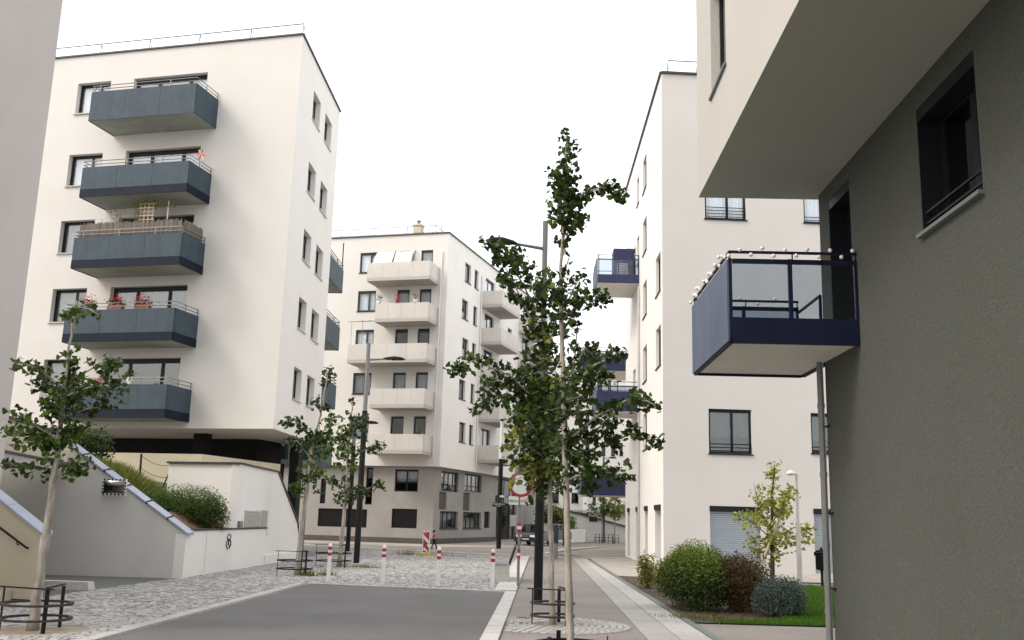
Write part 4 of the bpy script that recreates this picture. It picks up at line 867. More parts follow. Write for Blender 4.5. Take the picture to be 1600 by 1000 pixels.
mb = MB(); p = atY(927, 811, 87.98); mb.box(p.x-.35, p.x+.35, 87.93, 88.0, p.z-.22, p.z+.22); mb.build('vent', 'black_paint', frw)
pw = MB(); p0, p1 = gnd(893, 847), gnd(912, 847); pw.prism([(p0.x-3, p0.y), (p1.x, p1.y), (p1.x+.3, p1.y+1.8), (p0.x-3, p0.y+1.8)], 0, 1.05); pw.build('planter_wall', 'plaster_bright', None, label='distant pale planter box at foot of sloping grey wall', cat='planter', loc=(p0.x, p0.y, 0))
# ================================================================== TREES
def tree(name, label, Y, trunk, r0, limbs, bark, leafs, size, kind=0, cat='tree', group=None, lr=.012, dens=1.65, tap=(.82, .9)):
    """trunk and limbs follow picture points at their own distances; leaves hang in the round about each limb"""
    tp = [atY(x, y, Y) for x, y in trunk]; base = gnd(*trunk[0]) if abs(gnd(*trunk[0]).y-Y) < 3 else tp[0]
    tp[0] = Vector((tp[0].x, tp[0].y, -.03)) if abs(tp[0].z) < .4 else tp[0]
    t = thing(name, tp[0], label, cat, group)
    # smooth trunk
    pts = []; rs = []; N = len(tp)-1
    for i in range(N):
        for k in range(4): s = k/4; pts.append(tp[i].lerp(tp[i+1], s)+Vector((rnd.gauss(0, r0*.12), rnd.gauss(0, r0*.12), 0))); rs.append(r0*(1-tap[0]*((i+s)/N)**tap[1])*rnd.uniform(.94, 1.06))
    pts.append(tp[-1]); rs.append(r0*.15); rs[0] = r0*1.15
    mb = MB(); mb.tube(pts, rs, 10); tr = mb.build('trunk', bark, t, smooth=True)
    lb_ = MB(); crowns = [MB() for _ in leafs]; sc = pxm(Y)
    for (pl_, rp, n, mi, dy) in limbs:
        P = []; m = len(pl_)-1
        for i, (x, y) in enumerate(pl_): P.append(atY(x, y, Y+dy*(i/max(1, m))))
        if m > 0:
            L = []
            for i in range(m):
                for k in range(3): L.append(P[i].lerp(P[i+1], k/3)+Vector((0, rnd.gauss(0, .02), rnd.gauss(0, .012))))
            L.append(P[-1]); lb_.tube(L, [max(.004, lr*1.6*(1-.8*i/len(L))) for i in range(len(L))], 5)
        spur = None
        for q in range(int(n*dens)):
            if q % 6 == 0:      # leaves sit in tufts on short spurs along the limb
                s = rnd.random()*max(m, .001); i = min(int(s), max(m-1, 0)); f = s-i
                c = P[i].lerp(P[i+1], f) if m > 0 else P[0]
                R = rp*1.3*sc*(1 if m == 0 else (1-.35*s/m))
            while True:
                v = Vector((rnd.uniform(-1, 1), rnd.uniform(-1, 1), rnd.uniform(-1, 1)))
                if v.length < 1: break
            if q % 6 == 0:
                spur = c+Vector((v.x*R, v.y*R*1.2, v.z*R*.9)); lb_.tube([c, spur], .003, 3, caps=False)
            k_ = mi if rnd.random() > .22 or mi == 2 else min(1, len(leafs)-1)
            crowns[0 if (mi == 2 and rnd.random() < .35) else k_].leaf(spur+v*size*.9, size, kind)
    lb_.build('limbs', bark, t)
    for c, m in zip(crowns, leafs):
        if c.f: c.build('crown', m, t)
    return t
ld, lm, ly = 0, 1, 2
# front ginkgo: tall whip-like leader
T1 = [([(881, 372), (881, 330), (884, 290), (885, 250), (886, 212)], 15, 150, ld, .1),
      ([(883, 330), (882, 300), (884, 265)], 24, 190, ld, -.1), ([(882, 322), (915, 300), (945, 292), (974, 307)], 12, 120, ld, -.5), ([(880, 350), (905, 346), (921, 338)], 10, 40, ld, .3),
      ([(880, 350), (868, 335)], 9, 26, ld, -.3), ([(880, 400), (884, 372)], 6, 10, ld, 0), ([(877, 440), (890, 400)], 7, 12, ld, .2),
      ([(878, 490), (895, 455), (905, 435)], 22, 120, ld, .5), ([(876, 480), (862, 450), (858, 430)], 18, 80, ld, -.5), ([(878, 500), (915, 470), (945, 466)], 13, 75, ld, .6),
      ([(880, 600), (915, 545), (935, 560)], 20, 90, ld, .7), ([(880, 610), (930, 570), (975, 546)], 13, 90, ld, -.7), ([(882, 620), (925, 595), (950, 585)], 20, 120, ld, .5),
      ([(883, 690), (945, 640), (990, 622), (1022, 632)], 12, 130, ld, -.8), ([(884, 720), (950, 690), (1000, 675), (1030, 690)], 13, 140, ld, .7), ([(884, 700), (930, 670), (965, 660)], 15, 90, ld, .3),
      ([(885, 752), (930, 735), (985, 742)], 15, 110, ld, -.4), ([(885, 752), (930, 752)], 16, 70, ld, .4), ([(880, 640), (905, 620)], 30, 130, ld, -.5), ([(882, 700), (905, 705)], 30, 110, ld, .2),
      ([(888, 640), (900, 540), (903, 500)], 9, 26, ld, .4)]
tree('ginkgo_tree', 'tall slender ginkgo in front on the right sidewalk with whip-like leader', gnd(892, 1032).y, [(892, 1032), (888, 900), (884, 760), (881, 640), (878, 520), (876, 440), (880, 360), (884, 280), (886, 200)], .056, T1, 'bark_pale', ['leaf_dark', 'leaf_mid', 'leaf_yellow'], .084)
T2 = [([(850, 560), (830, 500), (805, 445), (780, 400), (762, 372)], 15, 150, ld, -.6), ([(830, 470), (800, 412), (772, 380)], 15, 95, ld, -.4), ([(840, 470), (815, 405), (800, 385)], 13, 70, ld, .4), ([(830, 500), (800, 450), (772, 435)], 11, 55, ld, -.6),
      ([(845, 520), (850, 470), (838, 430)], 20, 110, ld, .3), ([(850, 560), (835, 520), (838, 470)], 17, 50, ly, -.3), ([(852, 640), (830, 590), (845, 545)], 38, 260, ld, .2), ([(850, 560), (870, 500)], 28, 110, ld, .6),
      ([(855, 640), (800, 590), (745, 562), (703, 578)], 15, 150, ld, -.9), ([(855, 660), (790, 615), (735, 642)], 15, 130, ld, .7), ([(855, 640), (790, 590), (760, 600)], 17, 100, ld, .2),
      ([(857, 690), (845, 640), (865, 600)], 44, 300, ld, .3), ([(857, 700), (820, 650), (795, 645)], 18, 80, lm, -.8), ([(857, 720), (815, 690), (790, 668)], 17, 42, ly, -.9), ([(858, 720), (840, 690), (855, 660)], 40, 240, ld, -.2),
      ([(859, 750), (830, 735), (800, 742)], 14, 70, ly, -.7), ([(859, 750), (830, 720), (805, 715)], 22, 110, ld, .4), ([(859, 755), (850, 735)], 30, 130, ld, .2), ([(852, 610), (848, 560)], 16, 26, ly, -.6), ([(857, 700), (800, 695), (785, 700)], 8, 26, ly, .5)]
tree('ginkgo_tree', 'bushy ginkgo behind the front one, in the ring of setts', 17.65, [(864, 979), (861, 880), (859, 760), (856, 660), (852, 560), (846, 480)], .060, T2, 'bark_pale', ['leaf_dark', 'leaf_mid', 'leaf_yellow'], .105)
T3 = [([(115, 520), (118, 488), (132, 480), (155, 492)], 9, 34, ld, -.3), ([(118, 500), (105, 488)], 7, 24, ld, .2), ([(106, 570), (112, 545)], 11, 30, ld, 0), ([(100, 610), (60, 575), (25, 566)], 10, 80, ld, -.5), ([(100, 620), (75, 595), (50, 600)], 11, 60, lm, .5),
      ([(100, 610), (130, 585), (165, 565), (190, 568)], 12, 110, ld, .5), ([(100, 620), (140, 605), (192, 600)], 13, 130, lm, -.5), ([(98, 630), (115, 600)], 18, 90, ld, .3), ([(97, 650), (150, 635), (185, 615)], 13, 90, lm, .2), ([(97, 655), (80, 625)], 18, 80, ld, -.3),
      ([(95, 690), (50, 660), (5, 640)], 12, 110, ld, -.7), ([(95, 695), (45, 675), (10, 672)], 12, 100, ld, .6), ([(95, 695), (115, 675), (135, 665)], 14, 90, ld, .3), ([(94, 700), (60, 690), (10, 695)], 10, 60, ld, -.3), ([(92, 720), (90, 690)], 18, 70, ld, .2),
      ([(84, 746), (60, 738), (20, 726), (4, 722)], 7, 46, lm, -.4), ([(86, 746), (110, 735), (134, 728)], 12, 70, ld, .3), ([(100, 738), (112, 718)], 9, 30, ld, 0)]
tree('ginkgo_tree', 'leaning young ginkgo at lower left before the ochre stair wall', 15.05, [(50, 984), (66, 880), (80, 770), (90, 700), (97, 630), (106, 560), (116, 490), (120, 470)], .085, T3, 'bark_pale', ['leaf_mid', 'leaf_dark'], .088, dens=1.3, tap=(.95, .72))
T4 = [([(505, 640), (508, 600), (514, 578)], 8, 60, lm, .2), ([(503, 650), (492, 625)], 8, 30, lm, -.2), ([(495, 690), (470, 665), (440, 658)], 9, 80, lm, -.5), ([(495, 690), (515, 660), (532, 648)], 11, 80, ld, .4), ([(493, 700), (500, 670)], 16, 90, lm, 0), ([(490, 715), (520, 690)], 16, 90, ld, .5), ([(488, 720), (465, 690), (450, 688)], 9, 40, lm, .5), ([(478, 770), (478, 735)], 15, 110, lm, .1), ([(480, 760), (495, 725)], 12, 50, ld, -.4), ([(478, 772), (462, 760)], 8, 24, lm, 0)]
tree('ginkgo_tree', 'young ginkgo nearest the cream wall on the plaza', 29.6, [(463, 898), (470, 830), (478, 770), (488, 700), (500, 650), (512, 582)], .085, T4, 'bark_pale', ['leaf_mid', 'leaf_dark'], .12, dens=1.45)
T5 = [([(546, 680), (550, 640), (553, 622)], 7, 40, lm, 0), ([(545, 690), (560, 665), (572, 650)], 12, 70, lm, .4), ([(544, 700), (530, 665)], 14, 70, ld, -.3), ([(543, 720), (575, 700), (600, 692)], 10, 80, lm, -.5), ([(542, 715), (525, 690), (515, 680)], 13, 60, ld, .4), ([(542, 730), (545, 705)], 20, 110, ld, 0), ([(541, 770), (575, 762), (602, 756)], 10, 90, lm, .5), ([(541, 772), (520, 755), (508, 745)], 12, 60, ld, -.4), ([(541, 775), (548, 755)], 16, 90, lm, .1)]
tree('ginkgo_tree', 'young ginkgo beside the dark lamp post on the plaza', 35.0, [(530, 887), (536, 820), (541, 770), (543, 720), (547, 660), (553, 620)], .09, T5, 'bark_pale', ['leaf_mid', 'leaf_dark'], .135, dens=1.45)
TM = [([(1205, 800), (1207, 760), (1210, 725)], 12, 110, 0, .2), ([(1205, 820), (1225, 785), (1240, 760)], 14, 110, 0, -.4), ([(1205, 830), (1185, 790), (1178, 755)], 14, 100, 0, .4), ([(1204, 840), (1175, 815), (1160, 810)], 13, 90, 0, -.4), ([(1205, 845), (1240, 825), (1265, 825)], 13, 100, 0, .4), ([(1205, 850), (1235, 850), (1262, 838)], 12, 70, 0, -.3), ([(1205, 850), (1180, 850), (1168, 838)], 12, 70, 0, .3), ([(1205, 820), (1208, 780)], 22, 140, 0, 0), ([(1205, 860), (1220, 868)], 16, 60, 0, 0)]
tree('maple_tree', 'small yellow-green maple on the lawn before roller shutters', 31.2, [(1206, 914), (1207, 870), (1206, 830), (1206, 780), (1210, 728)], .085, TM, 'bark_dark', ['leaf_maple'], .15, 1)
def small_tree(label, px, py, Y, h, leafm, lean=0, dense=150):
    x, y = px, py; k = 1523/Y; 
    tree('street_tree', label, Y, [(x, y), (x+lean, y-h*.45*k), (x+lean, y-h*k)], .09, [([(x+lean, y-h*.55*k), (x+lean, y-h*k)], h*.16*k, dense, 0, 0), ([(x+lean, y-h*.5*k), (x+lean-h*.22*k, y-h*.62*k)], h*.1*k, dense//2, 0, .3), ([(x+lean, y-h*.5*k), (x+lean+h*.22*k, y-h*.6*k)], h*.1*k, dense//2, 0, -.3)], 'bark_pale', [leafm], .26, 1)
small_tree('distant dark green street tree before sloping grey wall', 941, 848, 84, 5.2, 'leaf_mid'); small_tree('distant yellowish street tree at the corner of right-hand block', 960, 848, 84, 4.9, 'leaf_yellow', 1, 260)
mb = MB(); mb.tube([gnd(1180, 925)+Vector((0, 0, -.2)), atY(1190, 880, 30.9), atY(1222, 800, 31.1)], .04, 8); mb.build('tree_stake', 'wood_pale', None, smooth=True, label='pale slanting stake propping the small maple', cat='stake', loc=gnd(1180, 925))
# ------------------------------------------------------------------ shrubs
def bush(label, c, rx, ry, h, n, size, leafs, stems=10, kind=1, cat='shrub', z0=0., name='shrub', core=.35, upright=.0):
    t = thing(name, (c[0], c[1], z0), label, cat); lobes = []
    for k in range(24): a = rnd.uniform(0, 6.28); lobes.append((math.cos(a)*rx*rnd.uniform(.15, .6), math.sin(a)*ry*rnd.uniform(.15, .6), h*rnd.uniform(.3, .7), rnd.uniform(.35, .55)))
    cr = [MB() for _ in leafs]
    for i in range(n):
        lx, ly_, lz, ls = rnd.choice(lobes)
        v = Vector((rnd.gauss(0, 1), rnd.gauss(0, 1), rnd.gauss(0, 1))).normalized()*(rnd.uniform(core, 1)**.5)
        p = Vector((c[0]+lx+v.x*rx*ls*1.1, c[1]+ly_+v.y*ry*ls*1.1, z0+max(.03, lz+v.z*h*ls*.8)))
        frac = (p.z-z0)/h; mi = 0 if len(leafs) == 1 else (0 if frac+rnd.gauss(0, .15) > .55 else 1)  # lighter leaves above, deeper below: light from above put into leaf colours
        cr[mi].leaf(p, size, kind)
    st = MB()
    for k in range(stems):
        lx, ly_, lz, ls = rnd.choice(lobes); b = Vector((c[0]+rnd.gauss(0, rx*.15), c[1]+rnd.gauss(0, ry*.15), z0-.05)); e = Vector((c[0]+lx+rnd.gauss(0, rx*.2), c[1]+ly_, z0+lz+h*.2)); st.tube([b, b.lerp(e, .5)+Vector((rnd.gauss(0, .05), 0, .03)), e], [.016, .01, .004], 5)
    st.build('stems', 'bark_dark', t)
    for q, m in zip(cr, leafs):
        if q.f: q.build('foliage', m, t)
    return t
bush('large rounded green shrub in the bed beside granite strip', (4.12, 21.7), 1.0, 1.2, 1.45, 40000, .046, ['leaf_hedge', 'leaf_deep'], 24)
bush('brown-tinged twiggy shrub right of large green shrub', (4.95, 21.3), .75, .8, 1.27, 17000, .042, ['leaf_brown', 'leaf_brown'], 60)
bush('low silvery grey-green shrub at the lawn edge', (5.5, 20.4), .66, .7, .8, 14000, .042, ['leaf_silver'], 14)
bush('thin lime-yellow shrub by the path, left one', (3.95, 27.8), .33, .4, 1.0, 1300, .08, ['leaf_lime'], 16)
bush('lime-yellow shrub between thin one and large green shrub', (4.3, 26.2), .42, .45, .95, 2000, .08, ['leaf_lime', 'leaf_hedge'], 16)
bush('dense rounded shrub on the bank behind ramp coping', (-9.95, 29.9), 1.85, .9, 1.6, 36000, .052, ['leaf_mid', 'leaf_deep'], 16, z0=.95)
t = thing('grass_clump', (-12.0, 31.0, 2.5), 'tall dry grassy clump behind the upper ramp coping', 'grass'); gm = [MB(), MB()]
for k in range(3600):
    a = rnd.uniform(0, 6.28); q = rnd.random()**.5; x, y = -12.0+math.cos(a)*q*1.0, 31.0+math.sin(a)*q*.5; h = rnd.uniform(.3, .75)*(1.1-.45*q); w_ = .012
    lx, ly_ = (x+12.0)*.35+rnd.gauss(0, .1), rnd.gauss(0, .1); z = 2.5-(x+12.0)*.5; g_ = gm[k % 3 == 0]; k0 = len(g_.v)
    g_.v += [(x-w_, y, z), (x+w_, y, z), (x+lx*.4+w_, y+ly_*.4, z+h*.6), (x+lx*.4-w_, y+ly_*.4, z+h*.6), (x+lx, y+ly_, z+h)]; g_.f += [(k0, k0+1, k0+2, k0+3), (k0+3, k0+2, k0+4)]
gm[0].build('blades', 'grass_dry', t, kind='stuff'); gm[1].build('blades', 'leaf_hedge', t, kind='stuff')
bush('dark straggly shrub at top of the ramp coping', (-13.6, 31.5), .9, .6, 1.5, 2200, .10, ['leaf_deep'], 10, z0=2.9)
bush('yellowing shrub on the far street planter', (4.0, 86.5), 1.5, .8, 2.3, 1800, .2, ['leaf_hedge', 'leaf_brown'], 8, z0=.9)
bush('green shrub on the far street planter', (5.5, 86.5), .7, .6, 1.3, 700, .22, ['leaf_hedge'], 8, z0=.9)
# fallen leaves and twigs on the bed
lt = MB()
for k in range(1500):
    x, y = rnd.uniform(3.4, 6.6), 18.9+13*rnd.random()**1.4
    if x > SR(y)+.2: lt.leaf((x, y, .03+rnd.uniform(0, .02)), rnd.uniform(.03, .07), 1)
lt.build('leaf_litter', 'leaf_brown', None, label='brown fallen leaves on the planting bed soil', cat='leaf litter', kind='stuff', loc=(4.5, 22, 0))
# lawn blades and weeds
lawn_poly = [(3.75, 18.65), (9.2, 18.5), (12.5, 18.4), (12.5, 31.2), (9.6, 31.2), (6.4, 27), (6.0, 21), (5.3, 19.5)]
g = MB()
def blade(mb, x, y, z, h, w=.008):
    a = rnd.uniform(0, 6.28); dx, dy = math.cos(a)*w, math.sin(a)*w; lx, ly_ = rnd.gauss(0, h*.3), rnd.gauss(0, h*.3); k = len(mb.v)
    mb.v += [(x-dx, y-dy, z), (x+dx, y+dy, z), (x+lx, y+ly_, z+h)]; mb.f.append((k, k+1, k+2))
cnt = 0
while cnt < 42000:
    x, y = rnd.uniform(3.7, 9.4), 18.5+12.8*rnd.random()**1.5
    if inside(x, y, lawn_poly): blade(g, x, y, .03, rnd.uniform(.03, .08), .007); cnt += 1
o = g.build('lawn_grass', 'grass', None, label='mown green lawn beside the planting bed', cat='grass', kind='stuff', loc=(7, 24, 0))
g = MB()
for (cx, cy, s, n, hh) in ((-5.75, 29.4, .3, 160, .22), (-5.3, 29.9, .25, 110, .2), (-5.0, 35.0, .6, 160, .14), (-4.4, 34.6, .5, 80, .1), (-4.6, 47.0, .6, 120, .3), (-3.2, 47.3, .4, 90, .28), (.35, 18.5, .2, 70, .08), (.3, 17.6, .1, 40, .06), (3.6, 19.6, .5, 220, .12), (4.2, 19.2, .6, 200, .12), (-2.2, 46.9, .5, 50, .12)):
    for i in range(n): blade(g, cx+rnd.gauss(0, s*.5), cy+rnd.gauss(0, s*.35), .0, hh*rnd.uniform(.4, 1.2), .012)
g.build('weeds', 'grass_dry', None, label='dry weeds sprouting between the cobbles', cat='weeds', kind='stuff', loc=(-4, 30, 0))
# ================================================================== STREET FURNITURE
def guard(label, x, y, r=.48, h=.62, ang=.3, seg=(0, 6.283), rust=False):
    t = thing('tree_guard', (x, y, 0), label, 'tree guard', 'steel guards around the street trees')
    for k in range(3):
        a = ang+k*2.094; mb = MB(); px, py = x+math.cos(a)*r, y+math.sin(a)*r; c, s = math.cos(a), math.sin(a)
        mb.hexa([(px-s*.03-c*.006, py+c*.03-s*.006, -.05), (px+s*.03-c*.006, py-c*.03-s*.006, -.05), (px+s*.03+c*.006, py-c*.03+s*.006, -.05), (px-s*.03+c*.006, py+c*.03+s*.006, -.05), (px-s*.03-c*.006, py+c*.03-s*.006, h-.01), (px+s*.03-c*.006, py-c*.03-s*.006, h-.01), (px+s*.03+c*.006, py-c*.03+s*.006, h-.01), (px-s*.03+c*.006, py+c*.03+s*.006, h-.01)]); mb.build('post', 'dark_metal', t)
    for z, full in ((h*.28, 1), (h*.62, 1)):
        mb = MB(); n = 28
        for i in range(n):
            a0, a1 = 2*math.pi*i/n, 2*math.pi*(i+1)/n
            P = []
            for zz in (z-.016, z+.016):
                for rr, aa in ((r-.03, a0), (r+.03, a0), (r+.03, a1), (r-.03, a1)): P.append((x+math.cos(aa)*rr, y+math.sin(aa)*rr, zz))
            mb.hexa(P)
        mb.build('ring', 'rust' if (full and rust) else 'dark_metal', t)
    if h > .4:
        q = [Vector((x+math.cos(ang+k*2.094)*r, y+math.sin(ang+k*2.094)*r, h)) for k in range(3)]
        mb = MB(); e = (q[1]-q[0]).normalized()*.09; mb.bar(q[0]-e, q[1]+e, .06, .018); mb.build('top_bar', 'dark_metal', t)
        mb = MB(); mb.bar(q[1]+Vector((0, 0, .019)), q[2]+Vector((0, 0, .019)), .05, .018); mb.build('top_bar', 'dark_metal', t)
    return t
guard('black steel tree guard around leaning ginkgo at lower left', -6.93, 15.05, .48, .62, 3.3, rust=True)
guard('black steel guard around ginkgo nearest cream wall', -6.2, 29.6, .5, .7, 3.5)
guard('black steel guard around ginkgo beside dark lamp post', -6.0, 35.0, .6, .75, 3.5)
guard('rusty steel guard around ginkgo in the ring of setts', .84, 17.62, .36, .62, 3.3, rust=True)
guard('low steel ring guard at foot of front ginkgo, bottom edge', gnd(893, 1032).x, gnd(893, 1032).y, .47, .34, 1.9)
guard('small guard of far dark green street tree', 7.9, 84, .5, .7); guard('small guard of far yellowish street tree', 9.0, 84, .5, .7)
def bollard(x, y):
    t = thing('bollard', (x, y, 0), 'red and white banded steel bollard', 'bollard', 'bollards across the road end')
    for z0, z1, m, nm in ((-.05, .68, 'white_paint', 'post'), (.68, .765, 'red_paint', 'band'), (.765, .835, 'white_paint', 'band'), (.835, .92, 'red_paint', 'band')):
        mb = MB(); r = .056 if m == 'red_paint' else .054; mb.lathe([(r, z0), (r, z1)], (x, y, 0), 16); mb.build(nm, m, t)
    mb = MB(); mb.lathe([(.055, .92), (.055, .95), (.045, .985), (.025, 1.005), (.004, 1.01)], (x, y, 0), 16); mb.build('cap', 'white_paint', t, smooth=False); return t
bo = bollard(-4.83, 27.56); bo['label'] = 'leftmost red and white bollard, beside the tree guard'
for (x, y), l in zip(((-3.32, 27.38), (-1.79, 26.95), (-.33, 26.29)), ('second red and white bollard from the left', 'third red and white bollard from the left', 'rightmost red and white bollard in front of the bench')): copy_tree(bo, (x, y, 0), l)
def lamp(label, bx, by, ztop, zsplit, r0, r1, arm=None, lowm='dark_metal', upm='steel', head=None):
    t = thing('street_lamp', (bx, by, 0), label, 'street lamp')
    mb = MB(); mb.lathe([(r0, -.05), (r0, zsplit*.45), (r0*.92, zsplit)], (bx, by, 0), 16); mb.build('lower_pole', lowm, t, smooth=False)
    mb = MB(); mb.lathe([(r1, zsplit), (r1*.9, ztop)], (bx, by, 0), 14); mb.build('upper_pole', upm, t, smooth=False)
    mb = MB(); mb.lathe([(r0*1.02, .55), (r0*1.02, .57)], (bx, by, 0), 16); mb.box(bx-.04, bx+.04, by-r0-.006, by-r0+.02, .6, .95); mb.build('access_door', lowm, t)
    if head:
        za, (hx, hy, hz), L = head; d = Vector((hx-bx, hy-by, 0)).normalized(); n = Vector((-d.y, d.x, 0)); H = Vector((hx, hy, hz))
        mb = MB(); mb.tube([(bx, by, za), tuple(Vector((bx, by, za)).lerp(H, .5)), tuple(H)], [.045, .038, .03], 8); mb.build('arm', upm, t)
        mb = MB(); k = len(mb.v); prof = [(-.05, .03, .03), (.08, .07, .08), (.45, .16, .13), (.8, .14, .10), (1.0, .03, .02)]
        rings = []
        for s, w_, h_ in prof: 
            c = H+d*(s*L); rings.append([c+n*(w_*math.cos(a*.7854))+Vector((0, 0, h_*math.sin(a*.7854)*(1 if math.sin(a*.7854) > 0 else .35))) for a in range(8)])
        for rg in rings: mb.v += [tuple(p) for p in rg]
        for i in range(len(rings)-1):
            for j in range(8): j2 = (j+1) % 8; mb.f.append((k+i*8+j, k+i*8+j2, k+(i+1)*8+j2, k+(i+1)*8+j))
        mb.f.append(tuple(k+j for j in range(8))); mb.f.append(tuple(k+(len(rings)-1)*8+j for j in range(8))); hd = mb.build('lamp_head', 'dark_metal' if lowm == 'dark_metal' else 'white_paint', t, smooth=True)
        mb = MB(); c = H+d*(L*.5)-Vector((0, 0, .028)); mb.extrude([c-d*.2*L-n*.09, c+d*.2*L-n*.08, c+d*.2*L+n*.08, c-d*.2*L+n*.09], (0, 0, -.006)); mb.build('diffuser', 'lamp_glass', hd)
    return t
p = atY(852, 346, 21.8); h1 = atY(806, 381, 21.6)
lamp('tall near street lamp with black foot behind the ginkgos', .72, 21.8, p.z, 4.1, .098, .068, head=(atY(848, 389, 21.8).z, tuple(h1), .72))
p = atY(572, 536, 38); h1 = atY(600, 561, 38); za = atY(577, 562, 38).z
lamp('tall street lamp on the plaza with black lower pole, left', -5.64, 38.0, p.z, atY(569, 642, 38).z, .115, .085, head=(za, tuple(h1), .85))
lamp('shorter dark lamp post behind the plaza ginkgos', -7.8, 49.4, 6.6, 5.2, .11, .09, head=(6.3, (-7.3, 49.4, 6.35), .7))
p = atY(783, 655, 61.3)
lamp('slim lamp post by the glazed entrance carrying street name plates', -.45, 61.3, p.z, atY(781, 717, 61.3).z, .15, .11, upm='white_paint', head=(p.z-.2, (-.45, 60.9, p.z-.15), .5))
lamp('dark lamp post on the far side of crossing', 4.19, 71.5, 8.2, 6.5, .14, .1, head=(8, (4.6, 71.5, 8.1), .7))
lamp('distant dark lamp post between the far street trees', 8.45, 87.0, 7.4, 6, .14, .1, head=(7.2, (8.9, 87, 7.3), .7))
p = atY(1246, 741, 30.67); lamp('small pale garden lamp on the lawn edge', 8.99, 30.67, p.z+.02, p.z*.55, .075, .045, lowm='steel_light', upm='steel_light', head=(p.z-.02, (8.93, 30.67, p.z), .26))
# no-vehicles sign with its two plates
t = thing('traffic_sign', (.35, 27.04, 0), 'round red-ringed white traffic sign on banded pole', 'sign'); sx, sy = .35, 27.04
zc = atY(814, 757, 27).z; ztop = zc+.2
mb = MB(); mb.lathe([(.038, -.05), (.038, ztop)], (sx, sy, 0), 12); mb.build('pole', 'steel', t)
def zz(y): return atY(811, y, 27.04).z
for a, b, m in ((858, 864, 'red_paint'), (864, 868, 'white_paint'), (868, 873, 'red_paint'), (817, 822, 'red_paint'), (822, 827, 'white_paint'), (827, 832, 'red_paint')): mb = MB(); r = .045 if a > 850 else .06; mb.lathe([(r, zz(b)), (r, zz(a))], (sx, sy, 0), 12); mb.build('band', m, t)
cx = atY(814, 757, 27).x; R0 = .34; yf = sy-.05
def disc(mb, r0, r1, y0, y1, n=36):
    for i in range(n):
        a0, a1 = 2*math.pi*i/n, 2*math.pi*(i+1)/n; P = []
        for yy in (y0, y1):
            for r, a in ((r0, a0), (r1, a0), (r1, a1), (r0, a1)): P.append((cx+math.cos(a)*r, yy, zc+math.sin(a)*r))
        mb.hexa(P)
mb = MB(); disc(mb, .002, .285, yf-.012, yf); mb.build('disc', 'white_paint', t); mb = MB(); disc(mb, .265, R0, yf-.016, yf-.002); mb.build('red_ring', 'red_paint', t)
def text(s, size, m, parent, origin, xdir, zoff=0, mirror=False):
    cu = bpy.data.curves.new('lettering', 'FONT'); cu.body = s; cu.size = size; cu.extrude = .0015; cu.align_x = 'CENTER'; cu.align_y = 'CENTER'
    ob = bpy.data.objects.new('lettering', cu); col.objects.link(ob); bpy.context.view_layer.update()
    dg = bpy.context.evaluated_depsgraph_get(); me = bpy.data.meshes.new_from_object(ob.evaluated_get(dg)); bpy.data.objects.remove(ob)
    xd = Vector(xdir).normalized(); O = Vector(origin); pl_ = Vector((0, 0, 0)); q = parent
    while q is not None: pl_ = pl_+q.location; q = q.parent
    nrm = xd.cross(Vector((0, 0, 1)))
    for v in me.vertices: x, y, z = v.co; v.co = O+xd*(-x if mirror else x)+Vector((0, 0, y))+nrm*(z+.001)-pl_
    me.materials.clear(); me.materials.append(MATS[m]); o = bpy.data.objects.new('lettering', me); col.objects.link(o); o.parent = parent; return o
for x0, x1, s, m in ((795, 810, 'ebos', 'black_paint'), (813, 830.5, 'edoC', 'red_paint')):
    a, b = atY(x0, 775, 27), atY(x1, 790, 27); mb = MB(); mb.box(a.x, b.x, yf-.01, yf, b.z+.02, a.z); pl_ = mb.build('plate', 'white_paint', t); text(s, .13, m, pl_, ((a.x+b.x)/2, yf-.011, (a.z+b.z)/2), (1, 0, 0))
rg = MB(); c0 = atY(826, 783, 27); rg.tube([(c0.x+.07*math.cos(k*.45), yf-.013, c0.z+.09*math.sin(k*.45)) for k in range(-6, 7)], .008, 5); rg.build('emblem_arc', 'black_paint', pl_)
# street name plates on the slim lamp post
t = thing('street_sign', (-.45, 61.1, 0), 'black street name plates with white lettering on slim post', 'sign')
for x0, y0, x1, y1, m, s in ((769, 785, 790, 792, 'black_paint', 'B. Igenoffmann'), (774, 774, 785, 785, 'black_paint', ''), (781, 774, 788, 777, 'white_paint', '')):
    a, b = atY(x0, y0, 61), atY(x1, y1, 61); mb = MB(); yy = 61.02 if m == 'black_paint' else 60.9; mb.box(a.x, b.x, yy, yy+.05, b.z, a.z); pl_ = mb.build('plate', m, t)
    if s: text(s, .13, 'white_paint', pl_, ((a.x+b.x)/2, yy-.002, (a.z+b.z)/2+.04), (1, 0, 0)); text('Gasse', .10, 'white_paint', pl_, ((a.x+b.x)/2, yy-.002, (a.z+b.z)/2-.07), (1, 0, 0))
mb = MB(); a = atY(780, 780, 61); mb.bar((a.x-.3, 61.12, a.z), (a.x+.3, 61.12, a.z), .04); mb.build('bracket', 'dark_metal', t)
